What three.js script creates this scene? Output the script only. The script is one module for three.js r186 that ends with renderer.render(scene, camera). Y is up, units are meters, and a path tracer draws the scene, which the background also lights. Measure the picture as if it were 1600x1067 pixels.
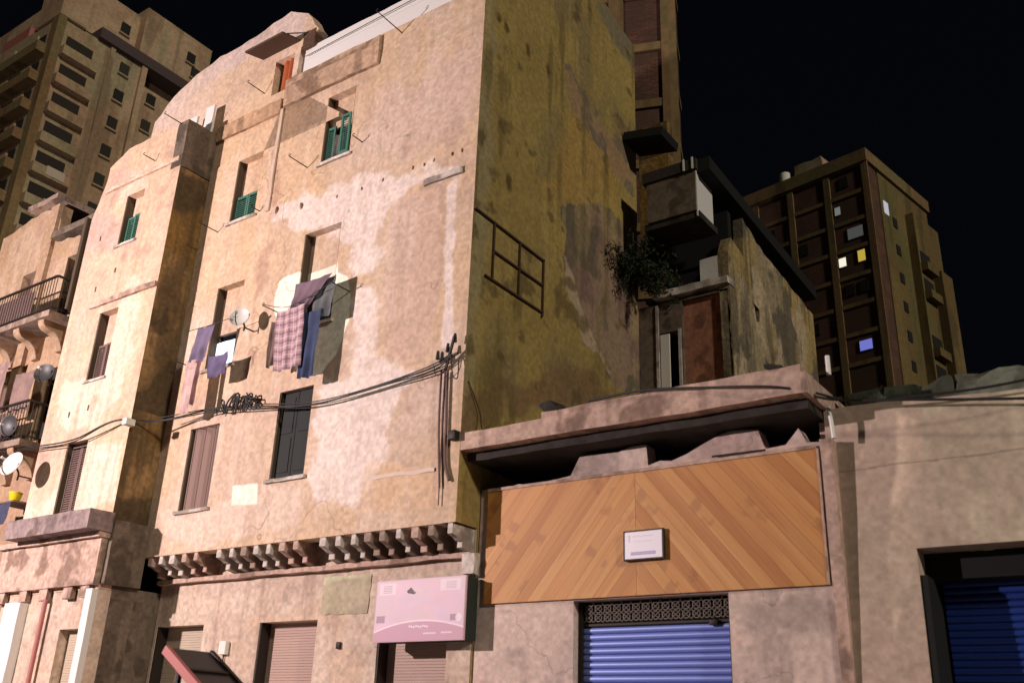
import * as THREE from 'three';
import { mergeGeometries, toCreasedNormals, mergeVertices } from 'three/addons/utils/BufferGeometryUtils.js';
import { RoundedBoxGeometry } from 'three/addons/geometries/RoundedBoxGeometry.js';

// ---------------------------------------------------------------- camera, sky, city light, exposure
const scene = new THREE.Scene();
const D2R = Math.PI / 180;
const camera = new THREE.PerspectiveCamera(38.99, 1600 / 1067, 0.1, 600);
camera.position.set(0, 1.6, 12.4);
camera.rotation.order = 'YXZ';
camera.focus = 28; camera.userData.fStop = 1.2;       // a soft phone lens, wide open at night
camera.rotation.set(22.4475 * D2R, 35.719 * D2R, 2.1512 * D2R);

const renderer = new THREE.WebGLRenderer({ antialias: true });
renderer.toneMapping = THREE.LinearToneMapping;
renderer.toneMappingExposure = 4;
renderer.shadowMap.enabled = true;

{ // night sky: nearly black, a little blue, a touch paler towards the city's horizon
  const w = 64, h = 32, d = new Float32Array(w * h * 4);
  for (let j = 0; j < h; j++) for (let i = 0; i < w; i++) {
    const e = Math.abs((j + 0.5) / h - 0.5) * 2, k = 1 - 0.45 * e, o = (j * w + i) * 4;
    d[o] = 0.00042 * k; d[o + 1] = 0.00048 * k; d[o + 2] = 0.00082 * k; d[o + 3] = 1;
  }
  const t = new THREE.DataTexture(d, w, h, THREE.RGBAFormat, THREE.FloatType);
  t.mapping = THREE.EquirectangularReflectionMapping; t.magFilter = THREE.LinearFilter; t.needsUpdate = true;
  scene.background = t; scene.environment = t;
}
const CITY_LIGHT = 0.34, LAMP = 405;
const cityLight = new THREE.DirectionalLight(new THREE.Color(1, 0.9, 0.74), CITY_LIGHT);  // not a moon: stands in for unseen city lights off to the right
cityLight.position.set(85, 44, 36); cityLight.target.position.set(-10, 6, 0);
cityLight.castShadow = true; cityLight.shadow.radius = 6; cityLight.shadow.mapSize.set(2048, 2048);
Object.assign(cityLight.shadow.camera, { left: -90, right: 90, top: 90, bottom: -60, near: 1, far: 320 });
scene.add(cityLight, cityLight.target);

// ---------------------------------------------------------------- small tools
function rng(a) { return () => { a |= 0; a = a + 0x6D2B79F5 | 0; let t = Math.imul(a ^ a >>> 15, 1 | a); t = t + Math.imul(t ^ t >>> 7, 61 | t) ^ t; return ((t ^ t >>> 14) >>> 0) / 4294967296; }; }
const PERM = new Float32Array(65536); { const r = rng(7); for (let i = 0; i < 65536; i++) PERM[i] = r(); }
function vnoise(x, y) {
  const xi = Math.floor(x), yi = Math.floor(y); let u = x - xi, v = y - yi;
  u = u * u * (3 - 2 * u); v = v * v * (3 - 2 * v);
  const a = (xi & 255), b = ((xi + 1) & 255), c = (yi & 255) << 8, d = ((yi + 1) & 255) << 8;
  return (PERM[a | c] * (1 - u) + PERM[b | c] * u) * (1 - v) + (PERM[a | d] * (1 - u) + PERM[b | d] * u) * v;
}
function fbm(x, y, o = 4) { let s = 0, a = 0.5, n = 0; for (let i = 0; i < o; i++) { s += a * vnoise(x, y); n += a; x = x * 2.03 + 17.3; y = y * 2.03 + 9.1; a *= 0.5; } return s / n; }
const sst = (a, b, x) => { const t = Math.min(1, Math.max(0, (x - a) / (b - a))); return t * t * (3 - 2 * t); };
function poly(pts, pad = 0.8) {                 // signed distance to an outline in metres (inside is negative)
  let x0 = 1e9, x1 = -1e9, y0 = 1e9, y1 = -1e9;
  for (const [x, y] of pts) { x0 = Math.min(x0, x); x1 = Math.max(x1, x); y0 = Math.min(y0, y); y1 = Math.max(y1, y); }
  return (x, y) => {
    if (x < x0 - pad || x > x1 + pad || y < y0 - pad || y > y1 + pad) return 9;
    let d = 1e9, s = 1;
    for (let i = 0, j = pts.length - 1; i < pts.length; j = i++) {
      const ex = pts[j][0] - pts[i][0], ey = pts[j][1] - pts[i][1], wx = x - pts[i][0], wy = y - pts[i][1];
      const t = Math.min(1, Math.max(0, (wx * ex + wy * ey) / (ex * ex + ey * ey)));
      const bx = wx - ex * t, by = wy - ey * t; d = Math.min(d, bx * bx + by * by);
      const c1 = y >= pts[i][1], c2 = y < pts[j][1], c3 = ex * wy > ey * wx;
      if ((c1 && c2 && c3) || (!c1 && !c2 && !c3)) s = -s;
    }
    return s * Math.sqrt(d);
  };
}
const O = { r: 0, g: 0, b: 0, h: 0.5 };
function mixc(c, k) { O.r += (c[0] - O.r) * k; O.g += (c[1] - O.g) * k; O.b += (c[2] - O.b) * k; }
function mulc(k) { O.r *= k; O.g *= k; O.b *= k; }
function patch(sd, x, y, c, { amp = 0.2, f = 1.6, soft = 0.03, k = 1, dh = 0, sub = 0 } = {}) {
  const d = sd(x, y); if (d > 3) return 0;
  const m = sst(soft, -soft, d + (fbm(x * f + 31, y * f + sub, 5) - 0.5) * 2 * amp) * k;
  if (m > 0) { mixc(c, m); O.h += dh * m; }
  return m;
}
function mkTex(x0, y0, W, H, ppm, paint) {
  const w = Math.round(W * ppm), h = Math.round(H * ppm), c = new Uint8Array(w * h * 4), b = new Uint8Array(w * h * 4);
  for (let j = 0; j < h; j++) for (let i = 0; i < w; i++) {
    O.h = 0.5; paint(x0 + (i + 0.5) / ppm, y0 + (j + 0.5) / ppm);
    const o = (j * w + i) * 4;
    c[o] = Math.max(0, Math.min(255, O.r)); c[o + 1] = Math.max(0, Math.min(255, O.g)); c[o + 2] = Math.max(0, Math.min(255, O.b)); c[o + 3] = 255;
    b[o] = b[o + 1] = b[o + 2] = Math.max(0, Math.min(255, O.h * 255)); b[o + 3] = 255;
  }
  const mk = (d, srgb) => { const t = new THREE.DataTexture(d, w, h); t.magFilter = THREE.LinearFilter; t.minFilter = THREE.LinearMipmapLinearFilter; t.generateMipmaps = true; t.wrapS = t.wrapT = THREE.RepeatWrapping; if (srgb) t.colorSpace = THREE.SRGBColorSpace; t.needsUpdate = true; return t; };
  return { map: mk(c, true), bump: mk(b, false), x0, y0, W, H };
}
function texMat(t, o = {}) { return new THREE.MeshStandardMaterial({ map: t.map, bumpMap: t.bump, bumpScale: 0.007, roughness: 0.92, side: THREE.DoubleSide, ...o }); }
const flat = (hex, o = {}) => new THREE.MeshStandardMaterial({ color: hex, roughness: 0.85, side: THREE.DoubleSide, ...o });

// geometry: everything below is given in world metres
function planar(g, t, ax = 'xy') {              // uv from position, in the texture's own metres; reveals run on round the corner
  const p = g.attributes.position, nn = g.attributes.normal, uv = new Float32Array(p.count * 2);
  for (let i = 0; i < p.count; i++) {
    const u = ax === 'xy' ? p.getX(i) : -p.getZ(i), w = ax === 'xy' ? p.getZ(i) : p.getX(i), na = Math.abs(ax === 'xy' ? nn.getX(i) : nn.getZ(i)), nb = Math.abs(nn.getY(i));
    uv[2 * i] = (u + (na > 0.6 ? w : 0) - t.x0) / t.W; uv[2 * i + 1] = (p.getY(i) + (nb > 0.6 ? w : 0) - t.y0) / t.H;
  }
  g.setAttribute('uv', new THREE.BufferAttribute(uv, 2)); return g;
}
function cubeUV(g, s = 1) {                     // uv in metres by the way each face points
  const q = g.index ? g.toNonIndexed() : g, p = q.attributes.position, uv = new Float32Array(p.count * 2);
  const a = new THREE.Vector3(), b = new THREE.Vector3(), c = new THREE.Vector3(), n = new THREE.Vector3();
  for (let i = 0; i < p.count; i += 3) {
    a.fromBufferAttribute(p, i); b.fromBufferAttribute(p, i + 1); c.fromBufferAttribute(p, i + 2);
    n.copy(b).sub(a).cross(c.clone().sub(a)); const x = Math.abs(n.x), y = Math.abs(n.y), z = Math.abs(n.z);
    [a, b, c].forEach((v, k) => {
      const u = x > y && x > z ? [v.z, v.y] : y > z ? [v.x, v.z] : [v.x, v.y];
      uv[2 * (i + k)] = u[0] * s; uv[2 * (i + k) + 1] = u[1] * s;
    });
  }
  q.setAttribute('uv', new THREE.BufferAttribute(uv, 2)); return q;
}
function box(x0, x1, y0, y1, z0, z1, bev = 0, seg = [1, 1, 1]) {
  const g = bev ? new RoundedBoxGeometry(x1 - x0, y1 - y0, z1 - z0, 1, bev) : new THREE.BoxGeometry(x1 - x0, y1 - y0, z1 - z0, ...seg);
  g.translate((x0 + x1) / 2, (y0 + y1) / 2, (z0 + z1) / 2); return cubeUV(g);
}
function rough(g, amp, f = 3, seed = 0) {       // chipped, uneven edges
  const q = g.index ? g.toNonIndexed() : g, p = q.attributes.position;
  for (let i = 0; i < p.count; i++) {
    const x = p.getX(i), y = p.getY(i), z = p.getZ(i);
    p.setXYZ(i, x + (fbm(y * f + z * f * 1.3 + seed, x * f + 3, 3) - 0.5) * 2 * amp, y + (fbm(x * f + 11 + seed, z * f + y * f, 3) - 0.5) * 2 * amp, z + (fbm(x * f + 5, y * f + z * f + 41 + seed, 3) - 0.5) * 2 * amp);
  }
  return toCreasedNormals(q, 0.7);
}
function wallShape(pts, holes, depth) {
  const s = new THREE.Shape(pts.map(([x, y]) => new THREE.Vector2(x, y)));
  for (const h of holes) s.holes.push(new THREE.Path(h.map(([x, y]) => new THREE.Vector2(x, y))));
  return new THREE.ExtrudeGeometry(s, { depth, bevelEnabled: false, steps: 1 });
}
const rect = (x0, x1, y0, y1) => [[x0, y0], [x0, y1], [x1, y1], [x1, y0]];
function jag(pts, step, amp, r) {               // breaks a straight outline into a crumbled one
  const o = [];
  for (let i = 0; i < pts.length - 1; i++) {
    const [ax, ay] = pts[i], [bx, by] = pts[i + 1], L = Math.hypot(bx - ax, by - ay), n = Math.max(1, Math.round(L / step));
    for (let k = 0; k < n; k++) { const t = k / n, e = (r() - 0.5) * 2 * amp; o.push([ax + (bx - ax) * t - (by - ay) / L * e, ay + (by - ay) * t + (bx - ax) / L * e]); }
  }
  o.push(pts[pts.length - 1]); return o;
}
const V = (x, y, z) => new THREE.Vector3(x, y, z);
function tube(pts, r, rad = 6, seg) { return new THREE.TubeGeometry(new THREE.CatmullRomCurve3(pts.map((p) => p.isVector3 ? p : V(...p))), seg || Math.max(2, pts.length * 6), r, rad, false); }
function bar(a, b, r, rad = 7) { return new THREE.TubeGeometry(new THREE.LineCurve3(V(...a), V(...b)), 1, r, rad, false); }
function flatbar(a, b, w, d) {                  // square bar between two points
  const A = V(...a), B = V(...b), L = A.distanceTo(B), g = new THREE.BoxGeometry(w, L, d);
  g.applyQuaternion(new THREE.Quaternion().setFromUnitVectors(V(0, 1, 0), B.clone().sub(A).normalize())); g.translate((A.x + B.x) / 2, (A.y + B.y) / 2, (A.z + B.z) / 2); return g;
}
const merge = (gs) => { const a = gs.map((g) => { const q = g.index ? g.toNonIndexed() : g; for (const k of Object.keys(q.attributes)) if (!['position', 'normal', 'uv'].includes(k)) q.deleteAttribute(k); return q; }); return a.length > 1 ? mergeGeometries(a) : a[0]; };

const taken = {};
function numbered(n) { if (taken[n] === undefined) { taken[n] = 0; return n; } taken[n]++; return n + '_' + String(taken[n]).padStart(3, '0'); }
function shadows(o) { o.castShadow = true; o.receiveShadow = true; return o; }
function tag(o, label, category, group, kind) { if (label) o.userData.label = label; if (category) o.userData.category = category; if (group) o.userData.group = group; if (kind) o.userData.kind = kind; return o; }
function thing(name, label, category, [x, y, z] = [0, 0, 0], group) {
  const o = new THREE.Group(); o.name = numbered(name); o.position.set(x, y, z); scene.add(o); return tag(o, label, category, group);
}
function part(name, g, m, parent, label) {      // world-metre geometry becomes a child of its thing (or of a part of it)
  const o = shadows(new THREE.Mesh(g, m)); o.name = name;
  let x = 0, y = 0, z = 0; for (let p = parent; p && p !== scene; p = p.parent) { x += p.position.x; y += p.position.y; z += p.position.z; }
  o.position.set(-x, -y, -z); parent.add(o); if (label) o.userData.label = label; return o;
}
function solo(name, g, m, label, category, group) {
  g.computeBoundingBox(); const c = g.boundingBox.getCenter(V(0, 0, 0)); c.y = g.boundingBox.min.y; g.translate(-c.x, -c.y, -c.z);
  const o = shadows(new THREE.Mesh(g, m)); o.name = numbered(name); o.position.copy(c); scene.add(o); return tag(o, label, category, group);
}
function struct(name, g, m) { const o = shadows(new THREE.Mesh(g, m)); o.name = numbered(name); scene.add(o); o.userData.kind = 'structure'; return o; }

// ---------------------------------------------------------------- surfaces
const P = {
  pale: [[-14.26,12.58],[-13.13,12.69],[-11.64,12.22],[-10.28,12.03],[-10.21,11.64],[-11.59,11.73],[-12.26,11.48],[-12.22,10.45],[-12.78,10.02],[-11.97,8.99],[-12.05,8.21],[-11.19,7.67],[-11.76,7.14],[-11.75,6.41],[-12.18,5.40],[-13.50,5.53],[-13.51,6.65],[-13.58,7.84],[-12.86,8.04],[-12.83,9.75],[-13.18,11.00],[-14.75,11.92],[-15.86,12.33],[-15.75,12.88]],
  strip: [[-10.66,11.56],[-10.38,11.64],[-10.30,8.89],[-10.26,7.87],[-10.44,8.14]],
  square: [[-15.78,6.18],[-15.02,6.12],[-14.96,5.73],[-15.71,5.75]],
  whitewash: [[-15.21,9.87],[-15.29,10.19],[-15.21,10.63],[-14.65,10.76],[-14.34,10.64],[-13.88,10.74],[-13.5,10.72],[-13.42,10.36],[-13.12,10.2],[-12.95,9.77],[-12.93,9.21],[-13.18,8.50],[-13.58,8.17],[-14.12,8.20],[-14.59,8.71],[-14.89,9.35]],
  rust: [[-16.13,14.31],[-15.83,14.12],[-15.65,13.28],[-15.46,12.46],[-15.86,12.33],[-15.93,13.28]],
  rust2: [[-16.04,11.64],[-15.63,11.69],[-15.55,10.71],[-15.89,10.33],[-15.71,8.93],[-15.92,8.97],[-16.00,10.35]],
  tan: [[-12.12,6.22],[-10.29,5.81],[-10.17,5.08],[-12.16,5.28],[-12.22,5.75]],
  pinkR: [[-13.17,13.03],[-12.60,14.47],[-10.18,14.94],[-10.03,12.09],[-11.65,12.32]],
  panelR: [[-12.11,11.74],[-10.68,11.65],[-10.56,9.07],[-10.92,7.99],[-11.88,8.18],[-12.01,10.11]],
  low: [[-18.03,5.85],[-16.33,5.82],[-14.65,6.03],[-13.74,5.92],[-13.81,5.32],[-16.15,5.02],[-17.65,5.27]],
  holes: [[-14.83,12.40],[-13.71,12.29],[-12.98,12.25],[-12.38,12.27],[-11.56,12.29],[-11.26,12.26],[-11.01,12.28],[-10.54,12.27],[-10.30,12.26],[-15.65,12.55],[-13.95,14.52]],
  bare: [[3.15,12.34],[3.81,12.87],[5.28,13.40],[6.40,13.05],[6.68,11.42],[6.61,9.33],[5.38,8.84],[4.68,9.32],[3.86,9.71],[3.32,10.55]],
  bareLight: [[3.23,11.27],[3.57,10.96],[4.12,10.11],[4.96,9.49],[5.24,9.21],[4.68,9.10],[3.73,9.81],[3.27,10.53]],
  scar: [[3.00,15.75],[3.38,16.31],[3.97,16.10],[4.67,15.60],[5.96,15.60],[6.46,15.30],[6.43,14.34],[5.45,14.57],[4.37,14.96],[3.34,15.34]],
  topgrey: [[4.34,19.11],[5.00,19.61],[6.65,19.30],[6.62,18.43],[5.50,18.50]],
  edge: [[-0.13,15.72],[0.36,16.10],[0.48,11.44],[0.28,6.46],[-0.25,6.32],[-0.08,10.74]],
  stainlow: [[0.12,7.24],[1.25,7.84],[3.24,8.77],[5.38,9.03],[5.38,8.42],[0.01,6.39]],
  orange: [[3.08,14.82],[5.46,15.50],[5.44,14.02],[3.40,12.63],[2.62,12.55]],
  dots: [[0.51,15.69],[0.74,15.69],[1.60,15.61],[2.43,15.59],[1.09,11.99]],
  bayPale: [[-21.59,9.13],[-20.11,9.02],[-20.11,10.15],[-19.67,11.55],[-19.20,11.26],[-18.94,9.58],[-18.91,8.35],[-19.46,7.84],[-20.73,7.88],[-21.41,8.29]],
  bayPale2: [[-19.64,7.27],[-18.57,7.26],[-18.44,5.99],[-19.74,5.84],[-19.88,6.57]],
  bayPink: [[-22.31,13.82],[-21.01,13.71],[-20.46,13.27],[-20.50,12.56],[-21.82,12.83]],
  mainYellow: [[-18.58,15.86],[-15.37,15.57],[-14.24,15.12],[-14.47,12.64],[-15.43,12.28],[-15.55,10.71],[-15.60,8.91],[-17.52,8.08],[-17.96,6.40],[-18.29,6.02],[-18.54,12.15]],
  roofBand: [[-21.42,17.08],[-20.97,17.61],[-20.51,17.88],[-18.89,18.33],[-17.49,18.32],[-16.22,18.7],[-15.4,18.16],[-15.71,17.63],[-17.34,17.75],[-18.71,17.62],[-20.10,17.25],[-20.77,16.67]],
  rwLight: [[-2.61,5.88],[-1.39,6.02],[6,6.1],[6,4.0],[-1.69,4.05],[-2.56,4.08],[-2.58,4.58],[-2.72,5.36]],
  rwPink: [[-2.98,5.94],[-2.67,5.71],[-2.68,5.01],[-2.59,4.49],[-2.96,4.03],[-3.32,2.94],[-3.22,4.55]],
};
const S = {}; for (const k in P) S[k] = poly(P[k]);
const grit = (x, y, a = 0.1) => { const n = fbm(x * 14, y * 14, 3) - 0.5; O.h += n * 0.5; mulc(1 + n * a * 2); };
const runs = (x, y, c, k, f = 5, lo = 0.55) => { const n = fbm(x * f + 7, y * 0.35 + fbm(x * 2, y, 2), 4) * 0.6 + fbm(x * 0.7, y * 0.7 + 60, 3) * 0.4; mixc(c, sst(lo, lo + 0.16, n) * k); };

const paleMain = (x, y) => {
  O.r = 190; O.g = 161; O.b = 136;
  mixc([198, 166, 128], sst(0.38, 0.7, fbm(x * 0.45 + 3, y * 0.45, 4)) * 0.8);
  patch(S.mainYellow, x, y, [200, 164, 124], { amp: 0.7, f: 0.9, soft: 0.35, k: 0.85 });
  patch(S.roofBand, x, y, [186, 168, 166], { amp: 0.25, soft: 0.15, k: 0.85 });
  patch(S.pinkR, x, y, [196, 168, 150], { amp: 0.6, soft: 0.25, k: 0.9 });
  patch(S.panelR, x, y, [190, 158, 138], { amp: 0.12, k: 0.9 });
  mixc([208, 186, 170], sst(0.5, 0.7, fbm(x * 0.5 + 50, y * 0.4 + 8, 6)) * 0.7);
  patch(S.low, x, y, [208, 182, 162], { amp: 0.35, soft: 0.06 });
  patch(S.pale, x, y, [222, 204, 194], { amp: 0.36, f: 2.1, soft: 0.08, k: 0.95, dh: -0.15 });
  patch(S.strip, x, y, [216, 198, 190], { amp: 0.12, f: 3, soft: 0.03, dh: -0.2 });
  patch(S.tan, x, y, [202, 166, 130], { amp: 0.2, soft: 0.08, dh: 0.1 });
  runs(x, y, [152, 122, 98], 0.32); runs(x + 40, y, [212, 190, 172], 0.4, 3.1, 0.48); runs(x + 71, y * 1.4, [166, 138, 116], 0.3, 9, 0.5);
  mixc([150, 120, 98], sst(0.62, 0.78, fbm(x * 1.7 + 90, y * 1.7, 5)) * 0.35);
  patch(S.rust, x, y, [158, 118, 92], { amp: 0.14, f: 3, soft: 0.09, k: 0.7, dh: -0.2 });
  patch(S.rust2, x, y, [160, 122, 98], { amp: 0.16, f: 3, soft: 0.09, k: 0.7, dh: -0.2 });
  mixc([204, 184, 174], 0.27);
  patch(S.pale, x, y, [226, 212, 206], { amp: 0.36, f: 2.1, soft: 0.11, k: 0.4 }); patch(S.strip, x, y, [226, 212, 206], { amp: 0.12, f: 3, soft: 0.05, k: 0.4 });
  patch(S.square, x, y, [232, 224, 208], { amp: 0.05, soft: 0.02 });
  patch(S.whitewash, x, y, [240, 234, 216], { amp: 0.05, f: 3, soft: 0.015 });
  const cr = Math.abs(fbm(x * 0.5 + 200, y * 0.5, 5) - 0.5), cg = sst(0.55, 0.65, fbm(x * 0.4 + 33, y * 0.4, 3)); mulc(1 - 0.2 * cg * sst(0.005, 0.001, cr)); O.h -= 0.2 * cg * sst(0.005, 0.001, cr);
  grit(x, y, 0.12);
};
const T = {};
T.main = mkTex(-21.8, 4.6, 12, 14.2, 76, paleMain);
T.left = mkTex(-27.5, 0, 9.3, 16, 56, (x, y) => {
  O.r = 198; O.g = 166; O.b = 138;
  mixc([204, 170, 132], sst(0.4, 0.66, fbm(x * 0.6 + 13, y * 0.5, 4)) * 0.6);
  mixc([218, 196, 178], sst(0.48, 0.64, fbm(x * 0.7 + 2, y * 0.55 + 31, 6)) * 0.8);
  mixc([180, 146, 128], sst(0.52, 0.68, fbm(x * 0.9 + 66, y * 0.7 + 3, 5)) * 0.8);
  patch(S.bayPale, x, y, [216, 196, 174], { amp: 0.4, soft: 0.1, k: 0.9, dh: -0.15 }); patch(S.bayPale2, x, y, [220, 202, 182], { amp: 0.15, soft: 0.06, k: 0.9 }); patch(S.bayPink, x, y, [176, 144, 136], { amp: 0.35, soft: 0.1, k: 0.8 });
  runs(x, y, [146, 112, 88], 0.35); mixc([146, 114, 94], sst(0.62, 0.78, fbm(x * 1.9 + 4, y * 1.9, 5)) * 0.5); runs(x + 71, y * 1.4, [160, 130, 110], 0.3, 9, 0.5); mixc([206, 186, 174], 0.27);
  grit(x, y, 0.12);
});
const D = P.dots.map(([x, y]) => [x, y]);
T.side = mkTex(-0.4, -0.2, 7.4, 20.6, 64, (x, y) => {
  O.r = 148; O.g = 126; O.b = 72;
  mixc([160, 138, 78], sst(0.4, 0.65, fbm(x * 0.5, y * 0.35 + 5, 4)) * 0.8);
  mixc([128, 112, 76], sst(0.5, 0.68, fbm(x * 0.8 + 70, y * 0.5, 5)) * 0.7);
  patch(S.orange, x, y, [170, 134, 70], { amp: 0.6, soft: 0.35, k: 0.7 });
  patch(S.edge, x, y, [150, 136, 104], { amp: 0.2, soft: 0.12, k: 0.75 });
  patch(S.stainlow, x, y, [118, 90, 62], { amp: 0.5, soft: 0.15, k: 0.75 });
  patch(S.topgrey, x, y, [120, 110, 88], { amp: 0.3, soft: 0.1, k: 0.9 });
  const sc = patch(S.scar, x, y, [150, 122, 92], { amp: 0.3, f: 1.9, soft: 0.1, k: 0.85, dh: -0.3 });
  if (sc > 0.2) mixc([112, 98, 86], sst(0.5, 0.62, fbm(x * 2 + 3, y * 2, 4)) * 0.8);
  const b = patch(S.bare, x, y, [142, 118, 98], { amp: 0.28, f: 1.7, soft: 0.03, dh: -0.4 });
  if (b > 0.3) { mixc([112, 86, 80], sst(0.46, 0.62, fbm(x * 1.4 + 9, y * 0.9, 4)) * 0.75); mixc([92, 84, 66], sst(0.5, 0.66, fbm(x * 1.8, y * 1.3 + 60, 4)) * 0.8); patch(S.bareLight, x, y, [168, 146, 122], { amp: 0.12, f: 3, soft: 0.04 }); }
  runs(x, y, [104, 88, 46], 0.6, 4); runs(x + 90, y, [182, 158, 96], 0.35, 6, 0.56);
  mixc([86, 70, 40], sst(0.67, 0.78, fbm(x * 1.6 + 8, y * 1.6 + 4, 5)) * 0.6);
  for (const [dx, dy] of D) { const e = Math.hypot(x - dx, (y - dy) * 0.6) + (fbm(x * 6, y * 6, 3) - 0.5) * 0.16; mixc([78, 58, 26], sst(0.14, 0.04, e) * 0.8); }
  grit(x, y, 0.14);
});
T.ground = mkTex(-22.5, 0, 12.8, 5, 72, (x, y) => {
  O.r = 192; O.g = 168; O.b = 148;
  mixc([206, 184, 164], sst(0.45, 0.6, fbm(x * 0.7, y * 0.7 + 20, 5)) * 0.8);
  mixc([170, 142, 124], sst(0.5, 0.68, fbm(x * 0.8 + 40, y * 0.6, 5)) * 0.5);
  mixc([188, 154, 124], sst(0.55, 0.68, fbm(x * 0.8 + 11, y * 1.1 + 4, 4)) * 0.6);
  runs(x, y, [126, 100, 84], 0.45); mixc([124, 98, 86], sst(0.64, 0.78, fbm(x * 2 + 8, y * 2, 5)) * 0.4);
  const cr = Math.abs(fbm(x * 0.6 + 5, y * 0.6, 5) - 0.5); mulc(1 - 0.18 * sst(0.004, 0.001, cr)); mixc([202, 184, 174], 0.32);
  grit(x, y, 0.14);
});
T.shop = mkTex(-10, 0, 6.2, 6.6, 72, (x, y) => {
  O.r = 190; O.g = 168; O.b = 160;
  mixc([204, 182, 170], sst(0.45, 0.62, fbm(x * 0.8 + 4, y * 0.6, 5)) * 0.9);
  mixc([160, 142, 134], sst(0.5, 0.66, fbm(x * 0.9 + 40, y * 1.2, 5)) * 0.7);
  mixc([204, 170, 160], sst(0.55, 0.7, fbm(x * 0.6 + 9, y * 0.8 + 33, 4)) * 0.6);
  runs(x, y, [150, 132, 124], 0.45, 3.5); const cr = Math.abs(fbm(x + 15, y, 5) - 0.5); if (cr < 0.004) mulc(0.84);
  grit(x, y, 0.12);
});
T.right = mkTex(-4.2, -0.2, 11, 7, 64, (x, y) => {
  O.r = 180; O.g = 158; O.b = 142;
  mixc([192, 170, 152], sst(0.4, 0.62, fbm(x * 0.6 + 2, y * 0.6 + 9, 4)) * 0.6);
  patch(S.rwLight, x, y, [206, 194, 168], { amp: 0.25, f: 0.9, soft: 0.035, k: 1 });
  patch(S.rwPink, x, y, [218, 194, 172], { amp: 0.15, f: 1.0, soft: 0.04, k: 0.95 });
  mixc([176, 158, 140], sst(0.52, 0.66, fbm(x * 0.9 + 80, y * 0.7, 5)) * 0.65);
  runs(x, y, [154, 136, 118], 0.4, 2.2); grit(x, y, 0.11);
  if (Math.abs(y - 5.2 - (fbm(x * 2, 3, 3) - 0.5) * 0.06) < 0.012) { mulc(0.82); O.h -= 0.2; }
});
T.ruin = mkTex(0, 0, 8, 8, 64, (x, y) => {
  O.r = 150; O.g = 134; O.b = 106;
  mixc([184, 164, 134], sst(0.48, 0.58, fbm(x * 0.8, y * 0.6 + 9, 6)) * 0.9);
  mixc([160, 136, 84], sst(0.54, 0.66, fbm(x * 0.6 + 77, y * 0.6, 5)) * 0.9);
  mixc([92, 84, 70], sst(0.52, 0.62, fbm(x * 1.1 + 21, y * 0.9 + 2, 6)) * 0.85);
  runs(x, y, [84, 76, 62], 0.6, 3.5, 0.5); 
  grit(x, y, 0.2);
});
T.cement = mkTex(0, 0, 4, 4, 128, (x, y) => {     // grey weathered cement; also used for ledges and slabs
  O.r = 184; O.g = 174; O.b = 166;
  mixc([206, 194, 184], sst(0.45, 0.62, fbm(x * 1.6, y * 1.6 + 9, 5)) * 0.8);
  mixc([126, 114, 104], sst(0.5, 0.66, fbm(x * 2.2 + 30, y * 2.2, 5)) * 0.75); runs(x, y, [112, 100, 92], 0.4, 4);
  grit(x, y, 0.16);
});
T.tower = mkTex(0, 0, 32, 32, 16, (x, y) => {
  O.r = 176; O.g = 150; O.b = 120; mixc([156, 126, 98], sst(0.42, 0.6, fbm(x * 0.16, y * 0.12, 5)) * 0.8);
  mixc([150, 142, 110], sst(0.5, 0.62, fbm(x * 0.25 + 9, y * 0.1 + 40, 4)) * 0.7); runs(x * 0.5, y * 0.3, [104, 86, 64], 0.5, 1.6); grit(x * 0.3, y * 0.3, 0.12);
});
T.brick = mkTex(0, 0, 6, 6, 85, (x, y) => {       // far brickwork, too small to tell a brick
  O.r = 84; O.g = 50; O.b = 38; const row = Math.floor(y / 0.075), bx = x / 0.24 + (row % 2) * 0.5, n = PERM[(Math.floor(bx) * 31 + row * 177) & 65535];
  mulc(0.82 + n * 0.36); if (y / 0.075 - row < 0.16 || bx - Math.floor(bx) < 0.06) mixc([128, 108, 90], 0.7);
  mixc([70, 52, 40], sst(0.45, 0.7, fbm(x * 0.7, y * 0.7, 4)) * 0.6);
});
T.wood = mkTex(0, 0, 4.2, 2, 200, (x, y) => {       // grain runs along u
  O.r = 192; O.g = 136; O.b = 76; const n = fbm(x * 1.1, y * 26, 5), m = fbm(x * 0.5 + 9, y * 7, 4);
  mixc([176, 118, 60], sst(0.42, 0.66, n) * 0.5); mixc([204, 152, 92], sst(0.44, 0.7, m) * 0.6); O.h += (n - 0.5) * 0.4;
  mixc([140, 90, 50], sst(0.66, 0.78, fbm(x * 3 + 50, y * 3, 4)) * 0.4);
});
T.asphalt = mkTex(0, 0, 6, 6, 100, (x, y) => { const n = 58 + (fbm(x * 22, y * 22, 3) - 0.5) * 40 + (fbm(x * 0.7, y * 0.7, 4) - 0.5) * 26; O.r = n; O.g = n * 0.97; O.b = n * 0.93; O.h = fbm(x * 22, y * 22, 3); });
T.plaid = mkTex(0, 0, 1.2, 1.4, 200, (x, y) => {
  O.r = 178; O.g = 146; O.b = 152; const sx = ((x % 0.2) + 0.2) % 0.2, sy = ((y % 0.2) + 0.2) % 0.2;
  if (sx < 0.05) mixc([112, 82, 96], 0.55); if (sy < 0.05) mixc([112, 82, 96], 0.55);
  if (Math.abs(sx - 0.12) < 0.008) mixc([220, 200, 200], 0.6); if (Math.abs(sy - 0.12) < 0.008) mixc([220, 200, 200], 0.6);
  mulc(0.95 + fbm(x * 60, y * 60, 2) * 0.1);
});
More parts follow.
